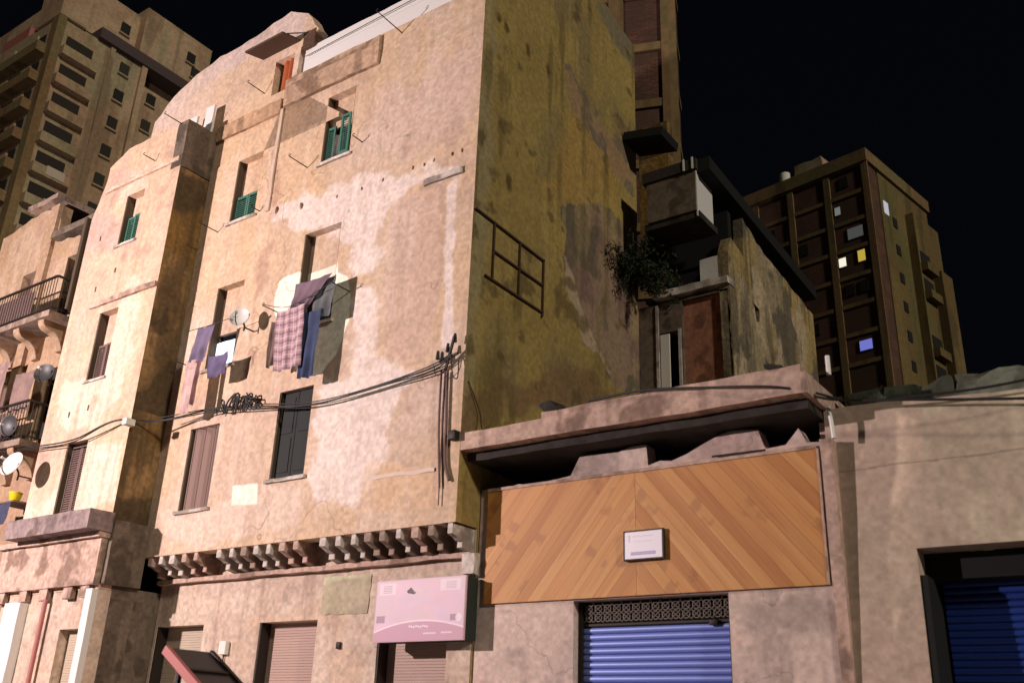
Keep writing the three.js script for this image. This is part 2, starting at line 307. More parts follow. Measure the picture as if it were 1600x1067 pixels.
const fade = (c) => mkTex(0, 0, 1, 1, 160, (x, y) => { O.r = c[0]; O.g = c[1]; O.b = c[2]; mulc(0.8 + 0.4 * fbm(x * 5, y * 5, 4)); mulc(0.94 + 0.12 * vnoise(x * 90, y * 90)); });

const M = {
  main: texMat(T.main), left: texMat(T.left), side: texMat(T.side), ground: texMat(T.ground), shop: texMat(T.shop), right: texMat(T.right, { bumpScale: 0.008 }),
  ruin: null, cement: null, tower: null, brick: null,
  dark: flat(0x080807), green: flat(0x3f6f60, { roughness: 0.7 }), darkGreen: flat(0x161a19, { roughness: 0.8 }), brown: flat(0x6b5550, { roughness: 0.75 }),  // dark: near-black, on backing walls it stands in for unlit rooms
  iron: flat(0x2a211c, { roughness: 0.6, metalness: 0.4 }), rustIron: flat(0x4a3426, { roughness: 0.8 }), cable: flat(0x1d1a1a, { roughness: 0.6 }),
  white: flat(0xd9d6cf), lilacGrey: flat(0x9c8f92), orange: flat(0xa8552f), dish: flat(0xc9c6c2, { roughness: 0.45 }), greyDish: flat(0x3c3a3c, { roughness: 0.5 }),
  pipe: flat(0xe2e0da, { roughness: 0.35 }), blue: flat(0x7e8ed2, { roughness: 0.42, metalness: 0.3 }), deepBlue: flat(0x203a86, { roughness: 0.4, metalness: 0.2 }),
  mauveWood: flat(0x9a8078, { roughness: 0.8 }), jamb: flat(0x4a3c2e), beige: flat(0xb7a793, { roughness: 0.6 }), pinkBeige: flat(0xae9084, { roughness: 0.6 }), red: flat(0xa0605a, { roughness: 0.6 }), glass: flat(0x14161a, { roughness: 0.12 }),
};
function tiled(t, o) { // same texture, uv already in metres
  const a = t.map.clone(), b = t.bump.clone(); for (const q of [a, b]) { q.repeat.set(1 / t.W, 1 / t.H); q.needsUpdate = true; } return new THREE.MeshStandardMaterial({ map: a, bumpMap: b, bumpScale: 0.008, roughness: 0.92, side: THREE.DoubleSide, ...o });
}
M.ruin = tiled(T.ruin, { bumpScale: 0.03 }); M.cement = tiled(T.cement); M.tower = tiled(T.tower); M.brick = tiled(T.brick); M.asphalt = tiled(T.asphalt);
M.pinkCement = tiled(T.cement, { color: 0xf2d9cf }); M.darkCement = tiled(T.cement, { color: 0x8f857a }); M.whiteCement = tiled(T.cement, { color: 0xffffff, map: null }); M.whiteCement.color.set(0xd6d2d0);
M.charcoalCement = tiled(T.cement, { color: 0x464240 }); M.yellowRuin = tiled(T.ruin, { color: 0xd8c08a, bumpScale: 0.03 }); M.redPlaster = tiled(T.cement, { color: 0xd89c84 });  // first one: cement tinted near-black; on the soffit it carries the overhang's shade
M.wood = [0xffffff, 0xf8f2ea, 0xeee4d8, 0xfffaf2, 0xe8d8c4].map((c) => tiled(T.wood, { color: c, roughness: 0.6, bumpScale: 0.003 }));
M.concreteFrame = tiled(T.tower, { color: 0xbcb69a });

// ---------------------------------------------------------------- ground
struct('ground', cubeUV(new THREE.BoxGeometry(600, 0.2, 600).translate(0, -0.1, -60)), M.asphalt);
struct('pavement', box(-60, 40, 0, 0.13, -0.62, 2.1), M.cement);
struct('kerb', box(-60, 40, 0, 0.14, 2.103, 2.3, 0.02), M.darkCement);

// ================================================================ the tenement
const bld = thing('tenement_building', 'tall crumbling beige tenement with a yellow side wall and stone brackets', 'building', [-14.2, 0, -3.3]);
const r1 = rng(11);
const W_MAIN = [ // x0, x1, y0, y1 of the window openings on the front
  { k: 'topB', r: [-14.38, -13.5, 13.33, 15.12] }, { k: 'topA', r: [-17.33, -16.44, 12.68, 14.42] },
  { k: 'midB', r: [-14.56, -13.47, 9.35, 11.6] }, { k: 'midA', r: [-17.32, -16.4, 8.95, 10.98] },
  { k: 'lowB', r: [-14.69, -13.72, 6.15, 7.98] }, { k: 'lowA', r: [-17.44, -16.48, 5.8, 7.61] },
];
{
  const top = jag([[-9.93, 16.27], [-15.65, 16.27]], 0.5, 0.02, r1), left = jag([[-15.6, 17.1], [-15.05, 17.45], [-15.55, 18.1], [-16.22, 18.5], [-17.5, 18.3], [-18.9, 18.25], [-20.5, 17.85], [-21.4, 17.1], [-21.6, 15.62]], 0.3, 0.05, r1);
  const outline = [[-18.4, 4.9], [-9.93, 4.9], ...top, ...left, [-18.4, 15.62]];
  const holes = W_MAIN.map((w) => rect(...w.r));
  holes.push(rect(-16.5, -15.82, 16.02, 17.05));
  P.holes.forEach(([x, y], i) => { const s = i === 0 || i === 9 ? 0.085 : 0.045, h = []; for (let k = 0; k < 8; k++) { const a = -k / 8 * 6.283, e = s * (0.75 + r1() * 0.5); h.push([x + Math.cos(a) * e * 0.8, y + Math.sin(a) * e * 1.15]); } holes.push(h); });
  part('front_wall', planar(wallShape(outline, holes, 0.32).translate(0, 0, -0.32), T.main), M.main, bld, 'beige front wall with patches of pale peeling plaster');
  part('unlit_backing', box(-21.5, -10.3, 4.95, 16.2, -0.75, -0.6), M.dark, bld);  // near-black sheet in place of the unlit rooms behind the openings
}
{ // side wall, facing right
  const pts = [[0.003, 4.9], [0.62, 4.9], [0.62, 0], [6.6, 0], ...jag([[6.6, 19.25], [4.83, 19.5], [3.6, 19.55], [0.9, 18.9], [0.35, 17.3], [0.003, 17.2]], 0.4, 0.04, r1)];
  const g = wallShape(pts, [], 0.3); g.rotateY(Math.PI / 2); g.translate(-10.225, 0, 0);
  part('side_wall', planar(g, T.side, 'zy'), M.side, bld, 'windowless side wall of stained yellow paint, bare plaster showing');
  part('back_wall', box(-21.9, -10.24, 0, 18.5, -6.6, -6.35), M.cement, bld);
  part('roof', box(-21.5, -10.24, 15.9, 16.05, -6.34, -0.33), M.cement, bld);
  part('top_storey_wall', box(-15.5, -10.24, 16.06, 18.4, -1.5, -1.3), M.cement, bld);
}
// parapet, cornice band, roof shed
part('white_parapet', rough(box(-15.5, -9.96, 16.285, 17.05, -0.24, -0.06, 0, [24, 3, 1]), 0.015, 1.3), M.whiteCement, bld, 'freshly whitewashed parapet');
part('cornice_band', rough(box(-15.9, -12.85, 15.42, 16.2, 0.002, 0.085, 0, [16, 5, 1]), 0.022, 2.2), tiled(T.cement, { color: 0xe8cdb4 }), bld);
part('cornice_band', rough(box(-18.35, -16.0, 15.3, 15.72, 0.002, 0.07, 0, [12, 4, 1]), 0.022, 2.4), tiled(T.cement, { color: 0xe8c8a8 }), bld);
part('ledge', rough(box(-11.9, -10.45, 5.83, 5.9, 0.002, 0.018, 0, [24, 1, 1]), 0.03, 2.2), flat(0xd2bcb0), bld);
  part('ledge', rough(box(-11.2, -10.25, 11.72, 11.86, 0.002, 0.06, 0, [10, 2, 1]), 0.03, 4), M.cement, bld);
  part('ledge', rough(box(-16.0, -15.9, 12.6, 15.4, 0.002, 0.05, 0, [1, 12, 1]), 0.02, 2), M.main, bld);
{
  const aw = new THREE.BoxGeometry(1.35, 0.05, 0.62); aw.rotateX(0.28); aw.translate(-16.35, 17.28, 0.28);
  const a = part('roof_awning', aw, M.rustIron, bld, 'small rusty awning over the roof opening');
  part('awning_post', merge([bar([-16.95, 17.2, 0.55], [-16.95, 17.62, 0.0], 0.015), bar([-15.75, 17.2, 0.55], [-15.75, 17.62, 0], 0.015)]), M.iron, a);
  const n = 20, g = new THREE.PlaneGeometry(0.5, 1.0, n, 1), p = g.attributes.position; for (let i = 0; i < p.count; i++) p.setZ(i, 0.03 * Math.sin(p.getX(i) * 34));
  g.computeVertexNormals(); g.translate(-16.1, 16.55, -0.12); part('curtain', g, M.orange, bld, 'orange curtain in the roof opening');
  part('brick_infill', box(-15.55, -15.15, 17.0, 17.5, -0.28, 0.02), M.brick, bld);
}
// windows: recessed infill above, shutters below, sill
function louvre(x0, x1, y0, y1, z, m, parent, name = 'shutter') { // framed leaf with slats
  const gs = [box(x0, x0 + 0.05, y0, y1, z - 0.02, z + 0.02), box(x1 - 0.05, x1, y0, y1, z - 0.02, z + 0.02), box(x0 + 0.051, x1 - 0.051, y1 - 0.06, y1, z - 0.02, z + 0.018), box(x0 + 0.051, x1 - 0.051, y0, y0 + 0.06, z - 0.02, z + 0.018)];
  for (let y = y0 + 0.1; y < y1 - 0.08; y += 0.055) { const s = new THREE.BoxGeometry(x1 - x0 - 0.1, 0.055, 0.008); s.rotateX(-0.6); s.translate((x0 + x1) / 2, y, z); gs.push(s); }
  return part(name, merge(gs), m, parent);
}
function windowPart(r, z, wallMat, infillFrom, name = 'window') {
  const [x0, x1, y0, y1] = r;
  const w = part(name, planar(box(x0 - 0.1, x1 + 0.1, Math.min(infillFrom, y1 - 0.01), y1 + 0.1, z - 0.3, z - 0.2), T.main), wallMat, bld);
  part('sill', rough(box(x0 - 0.08, x1 + 0.08, y0 - 0.07, y0 - 0.002, z - 0.25, z + 0.06, 0, [8, 1, 2]), 0.012, 4), M.cement, w);
  part('pane', box(x0 + 0.02, x1 - 0.02, y0 + 0.02, infillFrom, z - 0.29, z - 0.275), M.glass, w);
  part('jamb', merge([box(x0 + 0.001, x0 + 0.03, y0, y1 - 0.002, z - 0.199, z - 0.02), box(x1 - 0.03, x1 - 0.001, y0, y1 - 0.002, z - 0.199, z - 0.02)]), M.jamb, w);  // dark lining boards added so the reveals look shaded
  part('frame', merge([box(x0, x0 + 0.05, y0 + 0.002, infillFrom - 0.004, z - 0.27, z - 0.22), box(x1 - 0.05, x1, y0 + 0.002, infillFrom - 0.004, z - 0.27, z - 0.22), box(x0 + 0.051, x1 - 0.051, y0 + 0.002, y0 + 0.06, z - 0.27, z - 0.22)]), M.brown, w);
  return w;
}
{
  const [tB, tA, mB, mA, lB, lA] = W_MAIN.map((w) => w.r);
  let w = windowPart(tB, 0, M.main, 14.35);
  louvre(-14.36, -14.1, 13.36, 14.3, -0.1, M.green, w); louvre(-13.8, -13.52, 13.36, 14.4, 0.03, M.green, w);
  w = windowPart(tA, 0, M.main, 13.45); louvre(-17.31, -16.9, 12.7, 13.42, -0.12, M.green, w); louvre(-16.88, -16.46, 12.7, 13.42, -0.12, M.green, w);
  w = windowPart(mB, 0, M.main, 10.3);
  w = windowPart(mA, 0, M.main, 9.85); 
  w = windowPart(lB, 0, M.main, 7.97); part('shutter', merge([box(-14.68, -14.22, 6.17, 7.96, -0.14, -0.1, 0.008), box(-14.21, -13.73, 6.17, 7.96, -0.14, -0.1, 0.008), box(-14.6, -14.3, 6.3, 7.0, -0.1, -0.085), box(-14.6, -14.3, 7.1, 7.85, -0.1, -0.085), box(-14.13, -13.8, 6.3, 7.0, -0.1, -0.085), box(-14.13, -13.8, 7.1, 7.85, -0.1, -0.085)]), M.darkGreen, w, 'closed dark green shutters');
  w = windowPart(lA, 0, M.main, 7.6);
  for (let i = 0; i < 6; i++) { const g = cubeUV(new THREE.BoxGeometry(0.165, 1.78, 0.022)); g.rotateY(i % 2 ? 0.75 : -0.75); g.translate(-17.36 + i * 0.158, 6.71, -0.1); part('shutter_leaf', g, M.mauveWood, w); }
  // lit pane behind the washing
  const lp = part('lit_window_pane', box(-17.28, -16.62, 9.0, 9.66, -0.2, -0.19), new THREE.MeshStandardMaterial({ color: 0xffffff, emissive: new THREE.Color(0.5, 0.62, 0.8), emissiveIntensity: 0.55 }), bld, 'window pane lit cold white from inside');
}
// whitewashed reveals of the middle window
{ const m = flat(0xeae4d2); part('whitewash', box(-14.552, -14.548, 9.36, 10.68, -0.2, -0.003), m, bld); part('whitewash', box(-14.54, -13.48, 10.31, 10.72, -0.199, -0.194), m, bld); }

// left section standing forward (front at z = 0.87)
const W_LEFT = [{ r: [-20.45, -19.72, 12.55, 13.98] }, { r: [-20.55, -19.8, 9.0, 10.75] }, { r: [-20.72, -19.9, 5.75, 7.52] }];
{
  const top = jag([[-18.403, 15.5], [-20.04, 15.55], [-20.86, 15.5], [-21.56, 15.2], [-21.62, 14.6], [-21.92, 13.7]], 0.25, 0.04, r1);
  const holes = W_LEFT.map((w) => rect(...w.r));
  for (const [x, y] of [[-21.3, 13.0], [-20.3, 11.85], [-21.0, 11.5], [-20.2, 8.3], [-20.95, 8.25]]) holes.push(rect(x - 0.03, x + 0.04, y - 0.07, y + 0.07));
  part('front_wall', planar(wallShape([[-21.92, 4.15], [-18.403, 4.15], ...top], holes, 0.3).translate(0, 0, 0.57), T.left), M.left, bld, 'forward standing left bay of pinkish beige plaster');
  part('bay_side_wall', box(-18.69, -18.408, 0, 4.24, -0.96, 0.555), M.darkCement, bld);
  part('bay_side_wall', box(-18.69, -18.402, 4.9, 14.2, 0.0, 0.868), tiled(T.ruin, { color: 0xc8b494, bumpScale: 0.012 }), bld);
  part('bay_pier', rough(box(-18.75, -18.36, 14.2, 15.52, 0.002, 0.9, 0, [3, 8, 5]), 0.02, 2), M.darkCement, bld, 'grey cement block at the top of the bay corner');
  part('bay_roof', box(-21.8, -18.42, 15.35, 15.45, 0.0, 0.6), M.cement, bld);
  part('roof_screen', rough(box(-18.7, -18.35, 15.53, 16.35, 0.2, 0.26, 0, [3, 6, 1]), 0.02, 3), M.whiteCement, bld); part('roof_screen', rough(box(-19.2, -18.95, 15.53, 16.2, 0.25, 0.31, 0, [3, 6, 1]), 0.02, 3), M.whiteCement, bld);
  const wl = (r, from) => { const [x0, x1, y0, y1] = r, w = part('window', planar(box(x0 - 0.1, x1 + 0.1, from, y1 + 0.1, 0.57 - 0.02, 0.65), T.left), M.left, bld); part('sill', rough(box(x0 - 0.07, x1 + 0.07, y0 - 0.06, y0 - 0.002, 0.6, 0.92, 0, [6, 1, 2]), 0.012, 4), M.cement, w); part('jamb', box(x0 + 0.001, x0 + 0.03, y0, y1 - 0.002, 0.652, 0.85), M.jamb, w); part('pane', box(x0, x1, y0, from, 0.575, 0.59), M.glass, w); return w; };  // jamb boards here are also coloured dark to give the reveal its shade
  let w = wl(W_LEFT[0].r, 13.4); louvre(-20.42, -20.1, 12.58, 13.38, 0.72, M.green, w); louvre(-20.08, -19.75, 12.58, 13.38, 0.76, M.green, w);
  w = wl(W_LEFT[1].r, 9.95); louvre(-20.53, -20.18, 9.02, 9.93, 0.72, M.brown, w); louvre(-20.16, -19.82, 9.02, 9.93, 0.74, M.brown, w);
  w = wl(W_LEFT[2].r, 7.5); for (let i = 0; i < 2; i++) louvre(-20.7 + i * 0.4, -20.31 + i * 0.4, 5.78, 7.48, 0.72, M.brown, w);
  part('string_course', rough(box(-21.5, -18.45, 14.35, 14.47, 0.872, 0.93, 0, [14, 2, 1]), 0.02, 2), M.left, bld); part('bay_string_course', rough(box(-21.0, -18.42, 10.95, 11.08, 0.872, 0.94, 0, [12, 2, 1]), 0.02, 2), M.pinkCement, bld);
  // fascia and box balcony at first floor
  part('balcony_fascia', rough(box(-22.2, -18.38, 4.22, 5.16, 0.872, 1.02, 0, [18, 6, 1]), 0.018, 2), M.pinkCement, bld, 'cracked cement fascia below the box balcony');
  part('balcony_slab', rough(box(-22.3, -18.34, 5.163, 5.27, 0.4, 1.12, 0, [18, 1, 3]), 0.014, 2), M.pinkCement, bld);
  part('balcony_parapet', rough(box(-21.45, -18.3, 5.273, 5.68, 0.872, 1.45, 0, [16, 3, 3]), 0.014, 2), tiled(T.cement, { color: 0xb4a6ac }), bld, 'grey mauve box parapet of the balcony');
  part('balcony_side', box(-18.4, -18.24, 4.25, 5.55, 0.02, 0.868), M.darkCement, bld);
  for (const x of [-21.9, -21.0, -20.2, -19.3, -18.7]) part('console', rough(box(x - 0.16, x + 0.16, 3.98, 4.215, 0.875, 1.0, 0.02), 0.02, 3), M.pinkCement, bld);
  // ground floor of the bay
  part('bay_ground_wall', planar(wallShape([[-22.0, 0], [-18.405, 0], [-18.405, 4.145], [-22, 4.145]], [rect(-19.5, -18.62, 0.12, 3.38)], 0.3).translate(0, 0, 0.56), T.ground), M.ground, bld);
  part('pilaster', rough(box(-18.6, -18.38, 0, 4.14, 0.863, 1.0, 0, [1, 16, 1]), 0.012, 2), M.whiteCement, bld, 'whitewashed corner pilaster');
  part('pilaster', rough(box(-21.5, -20.9, 0, 3.97, 0.863, 1.06, 0, [2, 16, 1]), 0.012, 2), M.whiteCement, bld, 'wide whitewashed pilaster');
  const ds = []; for (let y = 0.14; y < 3.36; y += 0.05) ds.push(box(-19.49, -18.63, y, y + 0.046, 0.62, 0.645)); part('roller_door', merge(ds), M.beige, bld);
  part('drain_pipe', tube([[-20.05, 4.0, 0.98], [-20.06, 2, 0.98], [-20.05, 0.13, 0.98]], 0.05, 8), M.red, bld, 'reddish drain pipe');
}
// stone brackets under the overhang, soffit and ground floor
{
  part('soffit', box(-18.38, -9.95, 4.9, 4.96, -0.62, -0.33), M.charcoalCement, bld);  // underside coloured dark for the shade below the overhang
  const prof = new THREE.Shape(); // (z, y)
  prof.moveTo(-0.6, 4.895); prof.lineTo(-0.03, 4.895); prof.lineTo(-0.03, 4.74); prof.quadraticCurveTo(-0.16, 4.7, -0.22, 4.66); prof.lineTo(-0.3, 4.65); prof.lineTo(-0.3, 4.54); prof.quadraticCurveTo(-0.44, 4.52, -0.6, 4.47); prof.closePath();
  const shapes = [0, 1, 2].map((k) => { const g = new THREE.ExtrudeGeometry(prof, { depth: 0.1 + 0.02 * k, bevelEnabled: true, bevelSize: 0.012, bevelThickness: 0.012, bevelSegments: 1, curveSegments: 4 }); g.rotateY(-Math.PI / 2); return rough(cubeUV(g), 0.014, 5, k * 9); });
  const mats = [M.cement, M.pinkCement, tiled(T.cement, { color: 0xc4b4a8 })];
  for (let i = 0; i < 23; i++) {
    const x = -10.02 - i * 0.365 + (r1() - 0.5) * 0.05; if (i === 9 || i === 17) continue;
    const o = shadows(new THREE.Mesh(shapes[i % 3], mats[Math.floor(r1() * 3)])); o.name = 'bracket'; o.position.set(x - bld.position.x, (r1() - 0.5) * 0.03, -bld.position.z); bld.add(o);
  }
  const doors = [[-15.1, -13.53, 3.53], [-18.3, -16.78, 3.55], [-12.0, -10.45, 3.6]];
  part('ground_wall', planar(wallShape([[-18.38, 0], [-9.95, 0], [-9.95, 4.895], [-18.38, 4.895]], doors.map(([a, b, t]) => rect(a, b, 0.13, t)), 0.35).translate(0, 0, -0.953), T.ground), M.ground, bld, 'blotchy plaster of the ground floor');
  part('ledge', rough(box(-18.36, -9.97, 4.4, 4.49, -0.6, -0.46, 0, [50, 1, 1]), 0.022, 2.6), M.pinkCement, bld, 'broken ledge below the brackets');
  part('plaster_patch', cubeUV(wallShape(jag([[-13.46, 3.62], [-12.28, 3.6], [-12.26, 4.28], [-13.44, 4.29], [-13.46, 3.62]], 0.12, 0.018, r1).slice(0, -1), [], 0.014).translate(0, 0, -0.602)), tiled(T.right, { color: 0xf2fff4 }), bld, 'pale grey square of fresh plaster');
  part('corner_rubble', rough(box(-10.1, -9.86, 4.12, 4.46, -0.58, -0.42, 0, [5, 6, 4]), 0.05, 4), M.cement, bld);
  doors.forEach(([a, b, t], i) => {
    const n = 1 + Math.floor((t - 0.16) / 0.05), gs = []; for (let k = 0; k < n; k++) { const y = 0.14 + k * 0.05; gs.push(box(a - 0.05, b + 0.05, y, y + 0.045, -0.95 + 0.06, -0.95 + 0.085)); }
    const d = part('roller_door', merge(gs), i === 1 ? M.beige : M.pinkBeige, bld); part('door_guide', box(a + 0.002, a + 0.04, 0.14, t - 0.003, -0.86, -0.615), M.iron, d); part('door_guide', box(b - 0.04, b - 0.002, 0.14, t - 0.003, -0.86, -0.7), M.iron, d);  // left guide widened over the reveal, its dark colour giving the shade there
  });
}

// ================================================================ the shop to the right
const shop = thing('shop_building', 'low shop with a wooden chevron fascia under a broken cornice slab', 'shop', [-7, 0, -0.8]);
{
  const r = rng(23);
  const top = [[-4.0, 5.6], [-4.2, 5.62], [-4.3, 5.84], [-4.5, 5.6], [-4.83, 5.6], [-4.9, 5.92], [-5.35, 5.94], [-6.3, 5.64], [-6.68, 5.6], [-6.72, 5.92], [-7.95, 5.9], [-8.1, 5.58], [-9.9, 5.56]];
  part('shop_wall', planar(wallShape([[-9.9, 0], [-8.02, 0], [-8.02, 3.62], [-5.48, 3.62], [-5.48, 0], [-4.0, 0], ...top.slice(0, 3), ...jag(top.slice(3), 0.25, 0.03, r)], [], 0.3).translate(0, 0, -0.94), T.shop), M.shop, shop, 'bare mauve grey plaster wall with a broken top edge');
  part('shop_pier', rough(box(-4.0, -3.84, 0, 5.62, -0.95, -0.6, 0, [1, 18, 2]), 0.012, 2), M.pinkCement, shop);
  part('unlit_backing', box(-9.9, -4.0, 0, 6.05, -1.9, -1.8), M.dark, shop);  // near-black colour gives the darkness of the unlit shop interior
  part('cornice_slab', rough(box(-10.02, -3.92, 6.12, 6.42, -2.0, 0.0, 0, [60, 3, 10]), 0.016, 1.6), M.pinkCement, shop, 'pinkish cement cornice slab with chipped edge');
  part('cornice_moulding', rough(box(-9.92, -4.0, 5.97, 6.1, -1.9, -0.22, 0, [40, 1, 2]), 0.02, 2), M.charcoalCement, shop);
  const cap = []; for (const [x0, x1, y] of [[-8.3, -4.02, 6.56]]) cap.push(rough(box(x0, x1, 6.4, y, -0.6, -0.05, 0, [30, 2, 4]), 0.035, 1.1, x0));
  cap.forEach((g) => part('cornice_rubble', g, M.pinkCement, shop)); 
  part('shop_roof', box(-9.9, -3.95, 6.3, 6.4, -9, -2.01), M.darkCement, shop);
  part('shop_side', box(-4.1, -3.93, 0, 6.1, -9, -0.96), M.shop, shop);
  // fallen fragments on the cornice
  for (const [x, y, s] of [[-8.15, 6.62, 0.2], [-4.4, 6.62, 0.1]]) { const g = new THREE.IcosahedronGeometry(s, 1); g.scale(1.6, 0.6, 1); g.rotateZ(-0.35); g.translate(x, y, -0.2); part('fragment', rough(cubeUV(g), 0.06, 5, x), M.charcoalCement, shop); }
}
{ // wooden fascia: diagonal planks, mirrored about the middle
  const X0 = -9.72, X1 = -4.06, Y0 = 3.64, Y1 = 5.5, XM = -6.9, ZF = -0.6;
  part('fascia_backing', box(X0 + 0.01, X1 - 0.01, Y0 + 0.01, Y1 - 0.01, -0.637, -0.612), M.iron, shop);
  const clip = (p, nx, ny, d) => { const o = []; for (let i = 0; i < p.length; i++) { const a = p[i], b = p[(i + 1) % p.length], da = a[0] * nx + a[1] * ny - d, db = b[0] * nx + b[1] * ny - d; if (da <= 0) o.push(a); if (da * db < 0) { const t = da / (da - db); o.push([a[0] + (b[0] - a[0]) * t, a[1] + (b[1] - a[1]) * t]); } } return o; };
  const r = rng(5), w = 0.185;
  for (const s of [-1, 1]) {
    const a = s < 0 ? [X0, XM - 0.002] : [XM + 0.002, X1], dir = [0.64 * s, -0.768], n = [-dir[1] * 1, dir[0]]; // planks fall away from the middle
    const base = [[a[0], Y0], [a[1], Y0], [a[1], Y1], [a[0], Y1]], ds = base.map(([x, y]) => x * n[0] + y * n[1]), lo = Math.min(...ds), hi = Math.max(...ds);
    for (let d = lo; d < hi; d += w) {
      let q = clip(base, n[0], n[1], d + w - 0.0025); q = clip(q, -n[0], -n[1], -d); if (q.length < 3) continue;
      const sh = new THREE.Shape(q.map(([x, y]) => new THREE.Vector2(x, y))), g = new THREE.ExtrudeGeometry(sh, { depth: 0.016, bevelEnabled: false }); g.translate(0, 0, ZF - 0.01 + r() * 0.004);
      const p = g.attributes.position, uv = new Float32Array(p.count * 2); let um = 1e9, vm = 1e9; for (let i = 0; i < p.count; i++) { um = Math.min(um, p.getX(i) * dir[0] + p.getY(i) * dir[1]); vm = Math.min(vm, p.getX(i) * n[0] + p.getY(i) * n[1]); }
      const ou = r() * 1.6 - um, ov = r() * 1.7 - vm;
      for (let i = 0; i < p.count; i++) { const x = p.getX(i), y = p.getY(i); uv[2 * i] = x * dir[0] + y * dir[1] + ou; uv[2 * i + 1] = x * n[0] + y * n[1] + ov; }
      g.setAttribute('uv', new THREE.BufferAttribute(uv, 2));
      part('plank', g, M.wood[Math.floor(r() * 5)], shop);
    }
  }
  part('fascia_trim', merge([box(X0, X1, Y1 + 0.002, Y1 + 0.05, -0.64, -0.575), box(X1 + 0.003, X1 + 0.03, Y0, Y1, -0.64, -0.58)]), M.pinkCement, shop);
  part('iron_rod', bar([-5.6, 5.58, -0.57], [-4.78, 5.57, -0.57], 0.016), M.iron, shop);
}
{ // blue roller shutter with a scrolled grille above it
  const sh = thing('roller_shutter', 'bright blue ribbed roller shutter under an iron grille', 'shutter', [-6.75, 0, -0.9]);
  const pr = new THREE.Shape(); pr.moveTo(0, 0); pr.quadraticCurveTo(0.045, 0.012, 0.045, 0.05); pr.quadraticCurveTo(0.045, 0.088, 0, 0.1); pr.lineTo(-0.006, 0.1); pr.lineTo(-0.006, 0); pr.closePath();
  const slat = new THREE.ExtrudeGeometry(pr, { depth: 2.5, bevelEnabled: false, curveSegments: 6 }); slat.rotateY(-Math.PI / 2); const sg = toCreasedNormals(slat, 0.9);
  for (let k = 0; k < 31; k++) { const o = shadows(new THREE.Mesh(sg, M.blue)); o.name = 'slat'; o.position.set(1.255, 0.14 + k * 0.1, 0.02); sh.add(o); }
  part('head_rail', box(-8.0, -5.5, 3.245, 3.29, -0.9, -0.82, 0.01), M.iron, sh);
  part('guide', box(-8.015, -7.95, 0.13, 3.6, -0.86, -0.78), M.iron, sh); part('guide', box(-5.55, -5.485, 0.13, 3.6, -0.86, -0.78), M.iron, sh);
  part('lock_box', rough(box(-5.85, -5.72, 3.2, 3.28, -0.815, -0.77, 0.01), 0.01, 6), M.iron, sh);
  const gr = []; for (let i = 0; i < 15; i++) for (let j = 0; j < 2; j++) {
    const cx = -7.85 + i * 0.163, cy = 3.375 + j * 0.13; const t = new THREE.TorusGeometry(0.058, 0.011, 5, 12); t.translate(cx, cy, -0.83); gr.push(t);
    gr.push(bar([cx - 0.08, cy - 0.065, -0.82], [cx + 0.08, cy + 0.065, -0.82], 0.009, 5), bar([cx - 0.08, cy + 0.065, -0.825], [cx + 0.08, cy - 0.065, -0.825], 0.009, 5));
    if (j) { const b = new THREE.SphereGeometry(0.02, 6, 5); b.translate(cx + 0.08, cy + 0.085, -0.82); gr.push(b); }
  }
  part('grille', merge(gr), flat(0x6a5f58, { roughness: 0.5, metalness: 0.3 }), sh, 'scrolled iron grille');
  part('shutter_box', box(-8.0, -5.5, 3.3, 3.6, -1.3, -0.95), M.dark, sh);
}
{ // small white sign on the planks
  const s = thing('white_sign', 'small white rectangular sign with a lilac line on the planks', 'sign', [-6.73, 4.14, -0.56]);
  part('panel', box(-7.08, -6.4, 4.14, 4.59, -0.575, -0.525, 0.006), M.iron, s);
  const c = document.createElement('canvas'); c.width = 256; c.height = 170; const x = c.getContext('2d'); x.fillStyle = '#e9e2ee'; x.fillRect(0, 0, 256, 170);
  x.fillStyle = '#cdb6cf'; x.fillRect(26, 20, 10, 44); x.fillStyle = '#d8cfe2'; x.fillRect(52, 26, 150, 8); x.fillRect(60, 60, 130, 6); x.fillStyle = '#9a8ac0'; x.fillRect(40, 128, 172, 20); x.fillStyle = '#c3b6da'; for (let i = 0; i < 12; i++) x.fillRect(44 + i * 14, 133, 9, 9);
  const t = new THREE.CanvasTexture(c); t.colorSpace = THREE.SRGBColorSpace;
  const g = new THREE.PlaneGeometry(0.62, 0.4); g.translate(-6.74, 4.365, -0.5225); part('face', g, new THREE.MeshStandardMaterial({ map: t, roughness: 0.4 }), s);
}

